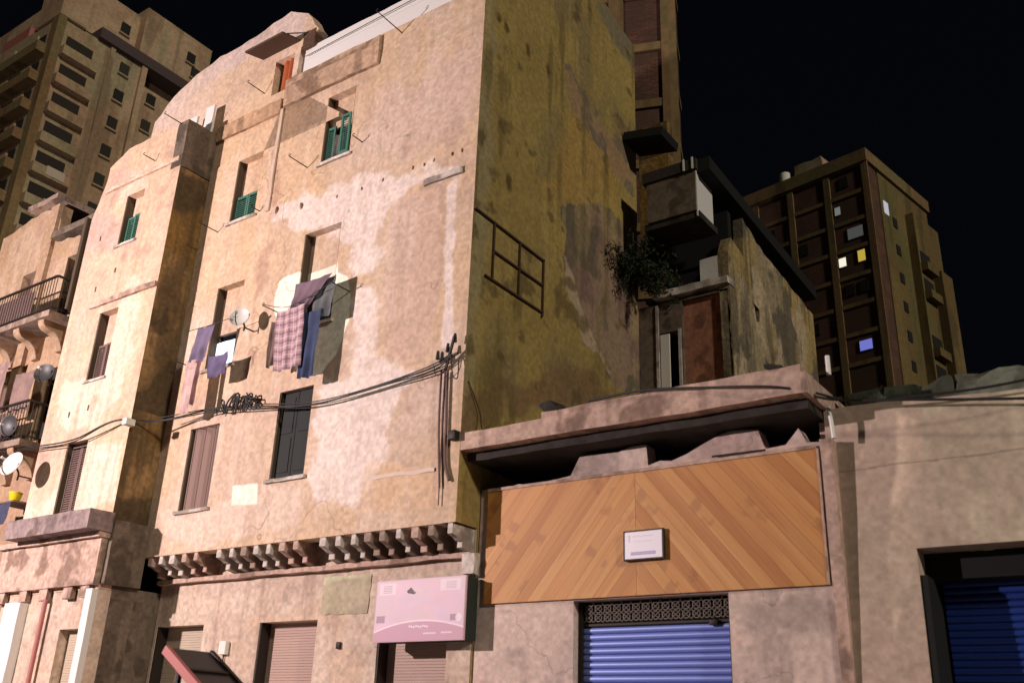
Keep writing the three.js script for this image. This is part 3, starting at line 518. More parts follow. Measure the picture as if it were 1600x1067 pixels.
// ================================================================ right hand building
const rb = thing('plain_wall_building', 'low building with a plain patched wall and rubble along its top', 'building', [0, 0, -0.56]);
rb.rotation.x = -0.045;
{ // built in its own leaning frame
  const lp = (n, g, m, l) => { const o = shadows(new THREE.Mesh(g, m)); o.name = n; rb.add(o); if (l) o.userData.label = l; return o; };
  const r = rng(31);
  lp('wall', planar(wallShape([[-3.98, 0], [-2.93, 0], [-2.93, 4.06], [1.4, 4.06], [1.4, 0], [6.5, 0], ...jag([[6.5, 6.3], [-1.4, 6.02], [-3.98, 6.12]], 0.35, 0.03, r)], [], 0.35).translate(0, 0, -0.35), T.right), M.right, 'patched beige and grey plaster wall');
  lp('roof', box(-3.95, 6.5, 5.85, 5.95, -8, -0.36), M.darkCement);
  lp('side_wall', box(-3.9, -3.7, 0, 5.84, -8, -0.36), M.darkCement);
  for (let i = 0; i < 5; i++) { const x0 = -3.75 + i * 1.5; lp('rubble_parapet', rough(box(x0, x0 + 1.48, 6.0, 6.42 + i * 0.02, -0.75, -0.3, 0, [14, 5, 5]), 0.11, 4.2, i * 5), tiled(T.cement, { color: i % 2 ? 0x8c9a8e : 0x77867a, bumpScale: 0.03 })); }
  lp('lintel_box', box(-2.93, 1.4, 3.72, 4.055, -0.85, -0.36), M.dark);  // near-black header, the lintel's shade put into its colour
  lp('guide', box(-2.928, -2.84, 0.02, 3.72, -0.9, -0.02), M.dark);  // near-black strip over the left reveal, coloured for the jamb's shade
}
{
  const sh = thing('roller_shutter', 'dark blue roller shutter deep in the right hand doorway', 'shutter', [-0.7, 0, -1.4]);
  const pr = new THREE.Shape(); pr.moveTo(0, 0); pr.quadraticCurveTo(0.03, 0.01, 0.03, 0.045); pr.quadraticCurveTo(0.03, 0.08, 0, 0.09); pr.lineTo(-0.006, 0.09); pr.lineTo(-0.006, 0); pr.closePath();
  const slat = new THREE.ExtrudeGeometry(pr, { depth: 4.2, bevelEnabled: false, curveSegments: 5 }); slat.rotateY(-Math.PI / 2); const sg = toCreasedNormals(slat, 0.9);
  for (let k = 0; k < 40; k++) { const o = shadows(new THREE.Mesh(sg, M.deepBlue)); o.name = 'slat'; o.position.set(2.1, 0.12 + k * 0.09, 0); sh.add(o); }
}

// ================================================================ ruined house behind the shop
const ruin = thing('ruined_house', 'ruined house behind the shop with a boxed balcony and black eaves', 'building', [-8.6, 0, -9.5]);
{
  const r = rng(41), Z = -6.62;
  part('front_wall', cubeUV(wallShape([[-9.92, 6], [-7.6, 6], [-7.6, 9.1], ...jag([[-7.6, 9.2], [-7.64, 11.35]], 0.2, 0.03, r), [-9.92, 11.35]], [rect(-9.4, -8.9, 9.18, 10.58), rect(-8.8, -7.66, 9.2, 11.3)], 0.3).translate(0, 0, Z - 0.3)), M.darkCement, ruin);
  part('door_leaf', box(-9.39, -9.15, 9.2, 10.55, Z - 0.06, Z - 0.02, 0.01), M.white, ruin, 'peeling white door leaf');
  part('door_frame', box(-8.9, -8.83, 9.18, 10.6, Z + 0.002, Z + 0.04), M.cement, ruin); part('door_frame', box(-9.47, -9.4, 9.18, 11.3, Z + 0.002, Z + 0.04), M.cement, ruin);
  part('red_wall', box(-8.9, -7.62, 9.1, 11.34, Z - 0.16, Z - 0.1), M.redPlaster, ruin, 'faded red plaster in a recess');
  part('unlit_backing', box(-9.9, -7.7, 8, 13.4, Z - 1.6, Z - 1.5), M.dark, ruin);  // near-black colour gives the darkness of the unlit floor behind
  part('lintel', rough(box(-9.5, -7.58, 11.45, 11.62, Z - 0.3, Z + 0.12, 0, [20, 2, 3]), 0.035, 4), M.cement, ruin, 'chipped pale lintel');
  part('upper_panel', rough(box(-8.3, -7.66, 11.68, 12.25, Z - 0.1, Z, 0, [4, 4, 1]), 0.02, 3), M.whiteCement, ruin);
  part('upper_floor', box(-9.9, -7.65, 11.6, 11.7, Z - 1.5, Z - 0.31), M.dark, ruin);
  // boxed balcony
  const b = part('balcony_box', rough(box(-9.1, -7.86, 12.95, 14.0, -6.5, -5.55, 0, [6, 5, 5]), 0.015, 3), M.darkCement, ruin, 'boxed in balcony of pale boards');
  part('balcony_lid', box(-9.2, -7.8, 14.02, 14.3, -6.5, -5.5), M.charcoalCement, b); part('upright', merge([box(-8.12, -8.08, 14.02, 14.33, -5.495, -5.47), box(-7.9, -7.86, 14.02, 14.33, -5.495, -5.47)]), M.white, b);
  part('balcony_side_board', box(-7.855, -7.83, 12.8, 14.0, -6.45, -5.57), M.whiteCement, b);  // paler than the front: light from the right put into the colour
  part('balcony_soffit', box(-9.2, -7.8, 12.78, 12.94, -6.6, -5.6), M.charcoalCement, ruin);
  part('rear_wall', box(-9.9, -7.7, 12.3, 13.6, -7.2, -7.0), M.dark, ruin);
  // side wall facing right
  const pts = [[6.62, 6], [12.6, 6], ...jag([[12.7, 13.0], [10.5, 13.2], [9.0, 13.3], [7.9, 13.6], [7.7, 13.7], [7.6, 12.6], [6.9, 12.75], [6.62, 12.3]], 0.25, 0.05, r)];
  const hole = [[8.1, 11.55], [8.45, 11.5], [8.4, 11.15], [8.2, 11.1]];
  const g = wallShape(pts, [hole], 0.25); g.rotateY(Math.PI / 2); g.translate(-7.84, 0, 0); part('side_wall', cubeUV(g), M.ruin, ruin, 'flaking side wall with streaks of old paint');
  const er = wallShape([[5.6, 14.3], [12.9, 13.9], [12.9, 13.55], [5.6, 13.95]], [], 0.9); er.rotateY(Math.PI / 2); er.translate(-8.4, 0, 0); part('eaves', er, M.dark, ruin, 'black overhanging eaves');
  part('back_wall', box(-9.9, -7.85, 6, 13.9, -12.8, -12.6), M.cement, ruin);
  // wing closing the gap behind the yellow wall
  part('wing_wall', box(-10.2, -9.35, 12.9, 17.0, -7.6, -7.3), M.yellowRuin, ruin); part('wing_window', box(-9.75, -9.4, 14.0, 15.0, -7.29, -7.25), M.dark, ruin);
  const e = new THREE.BoxGeometry(1.1, 0.22, 0.9); e.rotateZ(-0.2); e.translate(-9.35, 15.75, -6.3); part('wing_eaves', e, M.dark, ruin);
}
{ // shrub rooted in the wall
  const r = rng(77), s = thing('wall_shrub', 'dark bushy shrub sprouting from the back end of the yellow wall', 'shrub', [-9.85, 11.7, -6.0]);
  const lg = [], st = []; const leaf = () => { const g = new THREE.BufferGeometry(); g.setAttribute('position', new THREE.Float32BufferAttribute([0, 0, 0, 0.02, 0.045, 0.008, 0, 0.1, 0, 0, 0, 0, 0, 0.1, 0, -0.02, 0.045, 0.008], 3)); g.setAttribute('uv', new THREE.Float32BufferAttribute(new Array(12).fill(0), 2)); g.computeVertexNormals(); return g; };
  for (let i = 0; i < 44; i++) {
    const a = r() * 6.28, up = r() * 1.7 - 1.0, L = 0.45 + r() * 0.85, tip = V(-9.85 + 0.1 + Math.abs(Math.cos(a)) * L, 11.9 + up * L + 0.2, -6.0 + Math.sin(a) * L * 0.9), root = V(-9.9, 11.9 + (r() - 0.5) * 0.4, -6 + (r() - 0.5) * 0.4), mid = root.clone().lerp(tip, 0.5).add(V(0.05, 0.14, 0));
    st.push(tube([root, mid, tip], 0.01, 4, 5)); const cv = new THREE.CatmullRomCurve3([root, mid, tip]);
    for (let k = 0; k < 60; k++) { const g = leaf(), sc = 0.7 + r() * 0.9; g.scale(sc, sc, sc); g.rotateX(r() * 6.28); g.rotateY(r() * 6.28); g.rotateZ(r() * 6.28); const q = cv.getPoint(0.25 + 0.75 * r()); g.translate(q.x + (r() - 0.5) * 0.22, q.y + (r() - 0.5) * 0.22, q.z + (r() - 0.5) * 0.22); lg.push(g); }
  }
  part('stems', merge(st), flat(0x3a2e20), s); part('foliage', merge(lg), new THREE.MeshStandardMaterial({ color: 0x222c16, roughness: 0.8, side: THREE.DoubleSide }), s);
}

// ================================================================ far left neighbour with balconies
M.nbWall = texMat(T.left, { color: 0xcfc8bc }); M.nbTrim = tiled(T.cement, { color: 0xbcaca2 });
const nb = thing('balcony_house', 'pinkish house at the left edge with iron railed balconies', 'building', [-24.6, 0, -1]);
{
  const r = rng(53);
  const wins = [rect(-23.4, -22.6, 11.35, 13.2), rect(-25.6, -24.8, 11.35, 13.2), rect(-23.2, -22.5, 8.0, 9.9), rect(-25.6, -24.8, 8.0, 9.9)];
  part('front_wall', planar(wallShape([[-27.4, 0], [-21.96, 0], ...jag([[-21.96, 13.6], [-24.2, 13.9], [-24.3, 15.1], [-25.4, 15.2], [-27.4, 14.9]], 0.3, 0.05, r)], wins, 0.3).translate(0, 0, 0.2), T.left), M.nbWall, nb);
  part('unlit_backing', box(-27.3, -22.0, 5, 13.5, -0.1, 0.05), M.dark, nb); part('side_wall', box(-27.4, -27.2, 0, 14.8, -6, 0.19), M.cement, nb); part('back_wall', box(-27.4, -22, 0, 13.5, -6.3, -6.05), M.cement, nb);  // first sheet is near-black in place of unlit rooms
  part('roof', rough(box(-24.2, -21.97, 13.9, 14.1, -4, 0.7, 0, [6, 1, 8]), 0.03, 2), M.darkCement, nb); part('pitched_roof', rough(box(-25.8, -24.25, 15.2, 15.36, -2, 0.75, 0, [6, 1, 6]), 0.03, 2), M.nbTrim, nb);
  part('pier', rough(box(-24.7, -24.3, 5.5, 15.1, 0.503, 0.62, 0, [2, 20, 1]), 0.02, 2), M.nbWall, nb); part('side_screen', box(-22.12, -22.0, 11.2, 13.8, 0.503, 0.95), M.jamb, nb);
  for (const [y, zf, x0] of [[11.05, 1.32, -27], [7.75, 1.3, -27]]) {
    const sl = part('balcony_slab', rough(box(x0, -22.1, y - 0.16, y, 0.503, zf, 0, [20, 2, 3]), 0.02, 2), M.nbTrim, nb, 'stone balcony slab on scrolled consoles');
    const pf = new THREE.Shape(); pf.moveTo(0, 0); pf.lineTo(0.72, 0); pf.quadraticCurveTo(0.7, -0.2, 0.45, -0.22); pf.quadraticCurveTo(0.2, -0.3, 0.12, -0.62); pf.lineTo(0, -0.62); pf.closePath();
    for (const x of [-22.45, -23.6, -24.8, -26]) { const g = new THREE.ExtrudeGeometry(pf, { depth: 0.24, bevelEnabled: true, bevelSize: 0.015, bevelThickness: 0.015, bevelSegments: 1 }); g.rotateY(-Math.PI / 2); g.translate(x, y - 0.165, 0.5); part('console', rough(cubeUV(g), 0.012, 4, x), M.nbWall, nb); }
    const rl = part('railing', merge([flatbar([x0, y + 0.95, zf - 0.05], [-22.15, y + 0.95, zf - 0.05], 0.05, 0.05), flatbar([x0, y + 0.1, zf - 0.05], [-22.15, y + 0.1, zf - 0.05], 0.03, 0.03), flatbar([-22.15, y + 0.95, zf - 0.05], [-22.15, y + 0.95, 0.5], 0.05, 0.05), flatbar([-22.15, y + 0.1, zf - 0.05], [-22.15, y + 0.1, 0.5], 0.03, 0.03)]), M.iron, nb);
    for (let x = x0 + 0.05; x < -22.12; x += 0.13) { const o = part('baluster', bar([x, y, zf - 0.05], [x, y + 0.95, zf - 0.05], 0.011, 5), M.iron, rl); }
    for (let z = 0.6; z < zf - 0.1; z += 0.13) part('baluster', bar([-22.15, y, z], [-22.15, y + 0.95, z], 0.011, 5), M.iron, rl);
    part('canvas_screen', box(x0 + 0.1, -23.2, y + 0.05, y + 0.8, zf - 0.1, zf - 0.09), M.brown, nb);
  }
  wins.forEach((w, i) => part('shutter', box(w[0][0] + 0.02, w[2][0] - 0.02, w[0][1], w[2][1], 0.24, 0.28), i % 2 ? M.brown : M.darkGreen, nb));
}

// ================================================================ towers far behind
{ // left tower: right face at x = -78.6, front at z = -21.5
  const t = thing('apartment_tower', 'tall tan apartment tower with corner balconies behind the tenement', 'tower', [-88, 0, -28]);
  part('wall', box(-98, -78.65, 0, 63.7, -31, -21.5), M.tower, t); part('rear_wall', box(-98, -80.2, 0, 63.7, -40, -31.01), M.tower, t);
  part('terrace_slab', box(-98.2, -78.1, 63.72, 64.9, -40, -25.4), flat(0x4a3c3a), t, 'dark projecting terrace slab');
  part('upper_wall', box(-98, -80.0, 64.91, 70.4, -30, -23.6), M.tower, t); part('stair_block', box(-90, -78.9, 64.91, 71.1, -38.2, -30.01), M.tower, t);
  part('corner_pier', box(-82.5, -78.3, 63.71, 68.5, -24, -21.3), M.tower, t); part('corner_pier', box(-79.4, -78.35, 0, 63.7, -22.1, -21.3), M.concreteFrame, t);
  part('front_wing', box(-110, -98.01, 0, 62, -35, -23), M.tower, t); part('roof_hut', box(-90, -85, 63.71, 65.5, -24.8, -21.8), M.red, t);
  part('pilaster_strip', box(-78.64, -78.4, 0, 63.7, -27.4, -26.9), M.tower, t); part('pilaster_strip', box(-78.64, -78.3, 0, 63.7, -31, -30.4), M.tower, t);
  const wg = new THREE.BoxGeometry(0.3, 1.25, 0.95), fg = new THREE.BoxGeometry(0.34, 0.14, 1.2);
  const dk = [flat(0x17130f), flat(0x241c15), flat(0x2c2a20)], r = rng(3), fr = flat(0xa09070);
  const pane = (x, y, z, sx = 1) => { const o = shadows(new THREE.Mesh(wg, dk[Math.floor(r() * 3)])); o.name = 'window'; o.position.set(x - t.position.x, y, z - t.position.z); o.scale.x = sx; t.add(o); const f = shadows(new THREE.Mesh(fg, fr)); f.name = 'sill'; f.position.set(0.03, -0.7, 0); o.add(f); };
  for (let y = 62.1; y > 30; y -= 3.2) { pane(-78.58, y, -28.7); pane(-80.13, y - 0.4, -33.0);  pane(-80.13, y, -36.5); }
  for (const [y, z] of [[67.7, -28.6], [68.4, -35.8], [66.9, -36.6]]) pane(z < -30 ? -78.85 : -79.95, y, z);
  for (let y = 61; y > 28; y -= 3.2) { // balconies along the street side and round the corner
    const b = part('balcony', box(-97, -79.5, y - 1.5, y - 0.45, -21.48, -20.5), M.concreteFrame, t); part('opening', box(-96.5, -80.2, y - 0.4, y + 1.1, -21.45, -21.4), dk[0], b);
    for (let x = -95; x < -80; x += 4) part('mullion', box(x, x + 1.6, y - 0.44, y + 1.3, -21.39, -21.2), M.tower, b);
    const c = part('corner_balcony', box(-78.64, -77.9, y - 1.5, y - 0.5, -25.8, -22.2), M.tower, t); part('opening', box(-78.63, -78.55, y - 0.4, y + 1.0, -25.3, -22.6), dk[1], c);
    if (r() < 0.6) part('washing', box(-77.88, -77.84, y - 1.3, y - 0.4, -24.6 - r(), -23.4 - r() * 0.5), M.beige, c);
  }
}
function frameTower(name, label, pos, rot, nx, bx, nz, bz, ny, sy, off = 0) { // concrete frame with brick infill; local corner at the origin, front goes left (-x), side goes back (-z)
  const t = thing(name, label, 'tower', pos); t.rotation.y = rot;
  const lp = (n, g, m, par = t) => { const o = shadows(new THREE.Mesh(g, m)); o.name = n; par.add(o); return o; };
  lp('core', box(-nx * bx, 0, 0, ny * sy, -nz * bz, 0), M.brick);
  for (let i = 0; i <= nx; i++) lp('column', box(-i * bx - 0.34, -i * bx + 0.34, 0, ny * sy + 0.3, 0.003, 0.16), M.concreteFrame);
  for (let j = 1; j * sy + off < ny * sy; j++) lp('beam', box(-nx * bx, 0.1, j * sy + off - 0.28, j * sy + off + 0.14, 0.002, 0.12), M.concreteFrame);
  return { t, lp };
}
{
  const { t, lp } = frameTower('brick_tower', 'unfinished brick tower with a concrete grid and a few lit windows', [-19.9, 0, -75], -0.19, 4, 4.2, 5, 2.8, 19, 3.02, 2.46);
  const sideM = tiled(T.tower, { color: 0xa8a880 });
  lp('side_wall', box(0.003, 0.12, 0, 57.4, -14, -2.5), sideM); lp('side_bay', box(0.121, 1.0, 0, 54, -14, -8.0), sideM); lp('side_bay', box(1.01, 1.9, 0, 48, -13.6, -11), sideM);
  lp('parapet', box(-17.0, 0.4, 56.8, 58.2, -14.2, 0.3), M.concreteFrame); lp('roof_room', rough(box(-8.2, -5, 58.21, 60.2, -5, -1, 0, [3, 3, 3]), 0.15, 1), M.tower); lp('roof_tank', new THREE.CylinderGeometry(0.6, 0.6, 1.5, 10).translate(-9.4, 59, -1), M.white);
  const dk = flat(0x120f0c), lit = (c, k) => new THREE.MeshStandardMaterial({ color: 0x000000, emissive: new THREE.Color(...c), emissiveIntensity: k });
  const win = (x, y, w, h, m) => { const f = lp('window', box(x - w / 2 - 0.08, x + w / 2 + 0.08, y - h / 2 - 0.08, y + h / 2 + 0.08, 0.003, 0.07), M.dark); lp('pane', box(x - w / 2, x + w / 2, y - h / 2, y + h / 2, 0.072, 0.09), m, f); };
  for (const [x, y] of [[-7.4, 49.3], [-11.6, 46.3], [-7, 40.2], [-2.9, 43.3], [-1.4, 43.3], [-11, 52.3], [-2.4, 55.3]]) win(x, y, 0.9, 1.1, dk);
  win(-3.35, 46.5, 0.75, 0.95, lit([1, 0.92, 0.75], 0.24)); win(-1.33, 46.6, 0.75, 1.2, lit([1, 0.72, 0.1], 0.12)); win(-1.9, 37.3, 1.25, 1.0, lit([0.28, 0.3, 1], 0.14)); win(-3.3, 52.3, 0.6, 0.9, lit([0.75, 0.78, 0.72], 0.05)); win(-1.7, 49.3, 1.6, 1.2, lit([0.6, 0.6, 0.55], 0.025));
  lp('lit_window', box(0.121, 0.2, 52.2, 53.6, -4.0, -3.1), lit([0.8, 0.8, 0.9], 0.14));
  for (let j = 8; j < 17; j++) for (const z of [-5.2]) lp('window', box(0.121, 0.2, j * 3.15 + 0.9, j * 3.15 + 2, z - 0.5, z + 0.4), dk);
  for (let j = 8; j < 16; j++) { if (j % 3 === 1) continue; lp('balcony', box(1.001, 1.7, j * 3.15, j * 3.15 + 0.9, -10.8, -8.2), sideM); lp('opening', box(1.001, 1.06, j * 3.15 + 0.95, j * 3.15 + 2.4, -10.6, -8.4), dk); }
  lp('brick_strip', box(0.004, 0.09, 0, 57, -2.2, -0.4), M.brick);
}
{
  const { t, lp } = frameTower('brick_tower', 'narrow brick tower rising straight behind the yellow wall', [-15.15, 0, -20], 0.35, 4, 2.4, 2, 2.5, 14, 3.1);
  lp('side_column', box(0.003, 0.1, 0, 43.5, -1.3, 0.14), M.concreteFrame); for (let j = 1; j <= 14; j++) lp('side_beam', box(0.003, 0.08, j * 3.1 - 0.2, j * 3.1 + 0.1, -5, -1.31), M.concreteFrame);
}

// ================================================================ things on the walls
// clothes rods
[[-12.24, 16.02, 0, 0.84], [-16.76, 16.2, 0, 0.54], [-14.79, 13.38, 0, 0.56], [-17.69, 12.56, 0, 0.54], [-18.62, 15.46, 0.9, 0.52], [-13.11, 13.46, 0, 0.3], [-16.25, 12.7, 0, 0.26], [-19.51, 14.7, 0.93, 0.3], [-18.04, 9.23, 0, 0.26], [-15.02, 9.82, 0, 0.5], [-13.0, 9.85, 0, 0.5]].forEach(([x, y, z, L], i) => {
  const names = ['long rod below the white parapet', 'rod under the rusty roof awning', 'rod left of the highest green shutters', 'rod left of the second green window', 'rod at the top corner of the bay', 'short rod right of the highest green shutters', 'short rod right of the second green window', 'short rod above the bay window', 'short rod at the bay corner by the washing', 'rod left of the plaid cloth', 'rod right of the plaid cloth'];
  const g = new THREE.CylinderGeometry(0.011, 0.014, L + 0.04, 7); g.rotateX(Math.PI / 2); g.translate(x, y, z + L / 2 - 0.02);
  const hook = new THREE.TorusGeometry(0.03, 0.008, 5, 10, 4.4); hook.translate(x, y + 0.03, z + L - 0.02);
  solo('clothes_rod', merge([g, hook]), M.iron, 'rusty iron clothes ' + names[i], 'rod', 'clothes rods on the front wall');
});
function cloth(name, label, x0, x1, yTop, yBot, z, mat, { fold = 0.035, n = 3, sag = 0.03, seed = 0, skew = 0, tw = 0 } = {}) {
  const nx = 28, ny = 24, g = new THREE.PlaneGeometry(1, 1, nx, ny), p = g.attributes.position, uv = g.attributes.uv;
  for (let i = 0; i < p.count; i++) {
    const u = p.getX(i) + 0.5, v = 0.5 - p.getY(i), k = 0.3 + 0.7 * v;
    const pinch = 1 - 0.1 * v + tw * v;
    p.setXYZ(i, x0 + (x1 - x0) * (0.5 + (u - 0.5) * pinch) + skew * v, yTop + (yBot - yTop) * v * (0.96 + 0.06 * fbm(u * 4 + seed, 2, 2)) - sag * Math.sin(Math.PI * u), z + fold * k * Math.sin(u * 6.28 * n + seed + v * 1.1) + 0.05 * (fbm(u * 3 + seed, v * 3, 3) - 0.5));
    uv.setXY(i, u * (x1 - x0), (1 - v) * (yTop - yBot));
  }
  g.computeVertexNormals();
  return solo(name, g, mat, label, 'laundry', 'washing hung out of the windows');
}
const plaid = tiled(T.plaid, { bumpMap: null }); const cl = (c) => tiled(fade(c), { bumpMap: null });
const blueDark = cl([52, 62, 92]), mauve = cl([112, 92, 104]), grey = cl([92, 94, 96]), lilac = cl([150, 134, 150]), pinkSheet = cl([186, 156, 152]);
cloth('hanging_cloth', 'mauve plaid cloth hanging in front of the whitewashed window', -14.55, -13.72, 9.56, 8.22, 0.5, plaid, { n: 2.5, skew: 0.12 });
cloth('hanging_cloth', 'dark blue garment hanging right of the plaid cloth', -13.78, -13.3, 9.4, 7.98, 0.42, blueDark, { n: 2, seed: 2 });
cloth('hanging_cloth', 'dark grey shirt hanging behind the plaid cloth', -13.72, -13.05, 10.1, 9.25, 0.36, grey, { n: 2.4, seed: 4 });
cloth('hanging_cloth', 'mauve cloth slung high across the whitewashed window', -14.15, -13.1, 10.12, 9.5, 0.44, mauve, { n: 3, seed: 5, skew: -0.35, tw: -0.4 });
cloth('hanging_cloth', 'brown rag at the left edge of the plaid cloth', -14.72, -14.5, 9.4, 8.4, 0.44, cl([104, 84, 78]), { n: 1.2, seed: 8 });
cloth('hanging_cloth', 'grey violet cloth hanging over the lit window', -17.12, -16.5, 9.75, 8.95, 0.5, cl([104, 92, 116]), { n: 2.2, seed: 6, skew: -0.12 });
cloth('hanging_cloth', 'long pale pink towel hanging beside the bay corner', -17.3, -16.92, 9.02, 7.8, 0.5, pinkSheet, { n: 1.4, seed: 3 });
cloth('hanging_cloth', 'dark violet cloth hanging below the lit window', -16.62, -15.98, 9.0, 8.5, 0.45, cl([92, 82, 112]), { n: 2, seed: 9 });
cloth('hanging_cloth', 'brown strip of cloth beside the pale pink towel', -16.92, -16.76, 8.95, 7.95, 0.5, cl([112, 78, 76]), { n: 1, seed: 1 });
cloth('hanging_cloth', 'small grey rag between the highest green shutters', -14.08, -13.84, 14.05, 13.4, -0.08, cl([96, 92, 88]), { n: 1.5, seed: 7 });
solo('clothes_line', merge([tube([[-17.5, 9.75, 0.5], [-16.6, 9.72, 0.52], [-15.9, 9.76, 0.5]], 0.008, 5), tube([[-15.02, 9.84, 0.48], [-14.2, 9.6, 0.5], [-13.0, 9.87, 0.48]], 0.008, 5)]), M.cable, 'thin line carrying the washing at the middle windows', 'line');

// satellite dishes
function dish(x, y, z, R, ry, rx, m, label) {
  const t = thing('satellite_dish', label, 'satellite dish', [x, y - R, z], 'satellite dishes on the facades');
  const pts = []; for (let i = 0; i <= 10; i++) { const q = i / 10 * R; pts.push(new THREE.Vector2(Math.max(q, 0.001), q * q / (2.6 * R))); } for (let i = 10; i >= 0; i--) { const q = i / 10 * R; pts.push(new THREE.Vector2(Math.max(q, 0.001), q * q / (2.6 * R) - 0.012)); }
  const g = new THREE.LatheGeometry(pts, 28); g.rotateX(Math.PI / 2);
  const h = new THREE.Group(); h.name = 'head'; h.position.set(0, R, 0); h.rotation.set(rx, ry, 0, 'YXZ'); t.add(h);
  const add = (n, gg, mm) => { const o = shadows(new THREE.Mesh(gg, mm)); o.name = n; h.add(o); };
  add('reflector', g, m); add('feed_arm', tube([[0, -R * 0.98, R * 0.35], [0, -R * 0.8, R * 0.8], [0, -R * 0.1, R * 1.2]], 0.012, 5), M.iron); const l = new THREE.CylinderGeometry(0.03, 0.035, 0.1, 8); l.rotateX(Math.PI / 2); l.translate(0, -R * 0.05, R * 1.2); add('receiver', l, M.dish);
  const ms = shadows(new THREE.Mesh(tube([[0, R, -0.02], [0, R * 0.5, -0.12], [0, 0, -0.12]], 0.02, 6), M.iron)); ms.name = 'mount'; t.add(ms); const bk = shadows(new THREE.Mesh(bar([0, R * 0.35, -0.12], [0, R * 0.35, -0.42], 0.018), M.iron)); bk.name = 'bracket'; t.add(bk);
}
dish(-15.8, 9.72, 0.4, 0.23, 0.45, -0.25, M.dish, 'small white satellite dish beside the lit window');
dish(-21.6, 6.95, 1.5, 0.3, 0.2, -0.3, M.dish, 'white satellite dish on the left edge above the box balcony');
dish(-22.35, 9.5, 0.9, 0.26, 0.5, -0.2, M.greyDish, 'dark grey satellite dish below the iron balcony');
dish(-22.6, 8.1, 1.3, 0.26, 0.3, 0.1, M.greyDish, 'dark satellite dish on the lower balcony rail');

// odds and ends on the left hand balconies
{
  const b = thing('plastic_tub', 'bright yellow plastic tub at the left edge', 'tub', [-22.35, 6.3, 0.95]); const pts = [[0.001, 0], [0.1, 0], [0.15, 0.22], [0.165, 0.23], [0.155, 0.24], [0.14, 0.225], [0.095, 0.015], [0.001, 0.015]].map(([a, c]) => new THREE.Vector2(a, c));
  const o = shadows(new THREE.Mesh(new THREE.LatheGeometry(pts, 20), flat(0xd8c020, { roughness: 0.4 }))); o.name = 'bowl'; b.add(o); part('shelf', box(-22.7, -22.0, 6.26, 6.298, 0.503, 1.15), M.brown, b);
  cloth('hanging_cloth', 'dark blue cloth draped over the rail below the yellow tub', -23.0, -22.0, 6.25, 5.75, 1.2, cl([52, 56, 78]), { n: 2, seed: 12 });
  cloth('hanging_cloth', 'brown canvas hung from the lower iron balcony', -23.6, -22.6, 9.7, 8.6, 1.0, cl([120, 98, 92]), { n: 3, seed: 14 });
  cloth('hanging_cloth', 'mauve canvas at the far left edge below the upper balcony', -25.2, -24.1, 10.2, 9.0, 1.0, cl([132, 108, 104]), { n: 3, seed: 15 });
}
// iron frame on the yellow wall
{
  const f = thing('iron_frame', 'empty rusty iron sign frame fixed flat on the yellow wall', 'frame', [-9.85, 9.6, -1.2]); const X = -9.888, b = (n, z0, y0, z1, y1) => part(n, flatbar([X, y0, z0], [X, y1, z1], 0.034, 0.034), M.rustIron, f);
  b('rail', 0.0, 10.85, -2.39, 10.77); b('rail', -0.41, 9.61, -2.39, 9.6); b('rail', -0.64, 10.22, -2.37, 10.2); b('upright', -0.64, 9.62, -0.64, 10.8); b('upright', -1.51, 9.62, -1.51, 10.77); b('upright', -2.37, 9.5, -2.37, 10.8);
  part('stay', merge([bar([X, 10.6, -0.64], [-9.93, 10.6, -0.64], 0.015), bar([X, 10.6, -2.37], [-9.93, 10.6, -2.37], 0.015), bar([X, 9.8, -1.51], [-9.93, 9.8, -1.51], 0.015)]), M.rustIron, f);
}
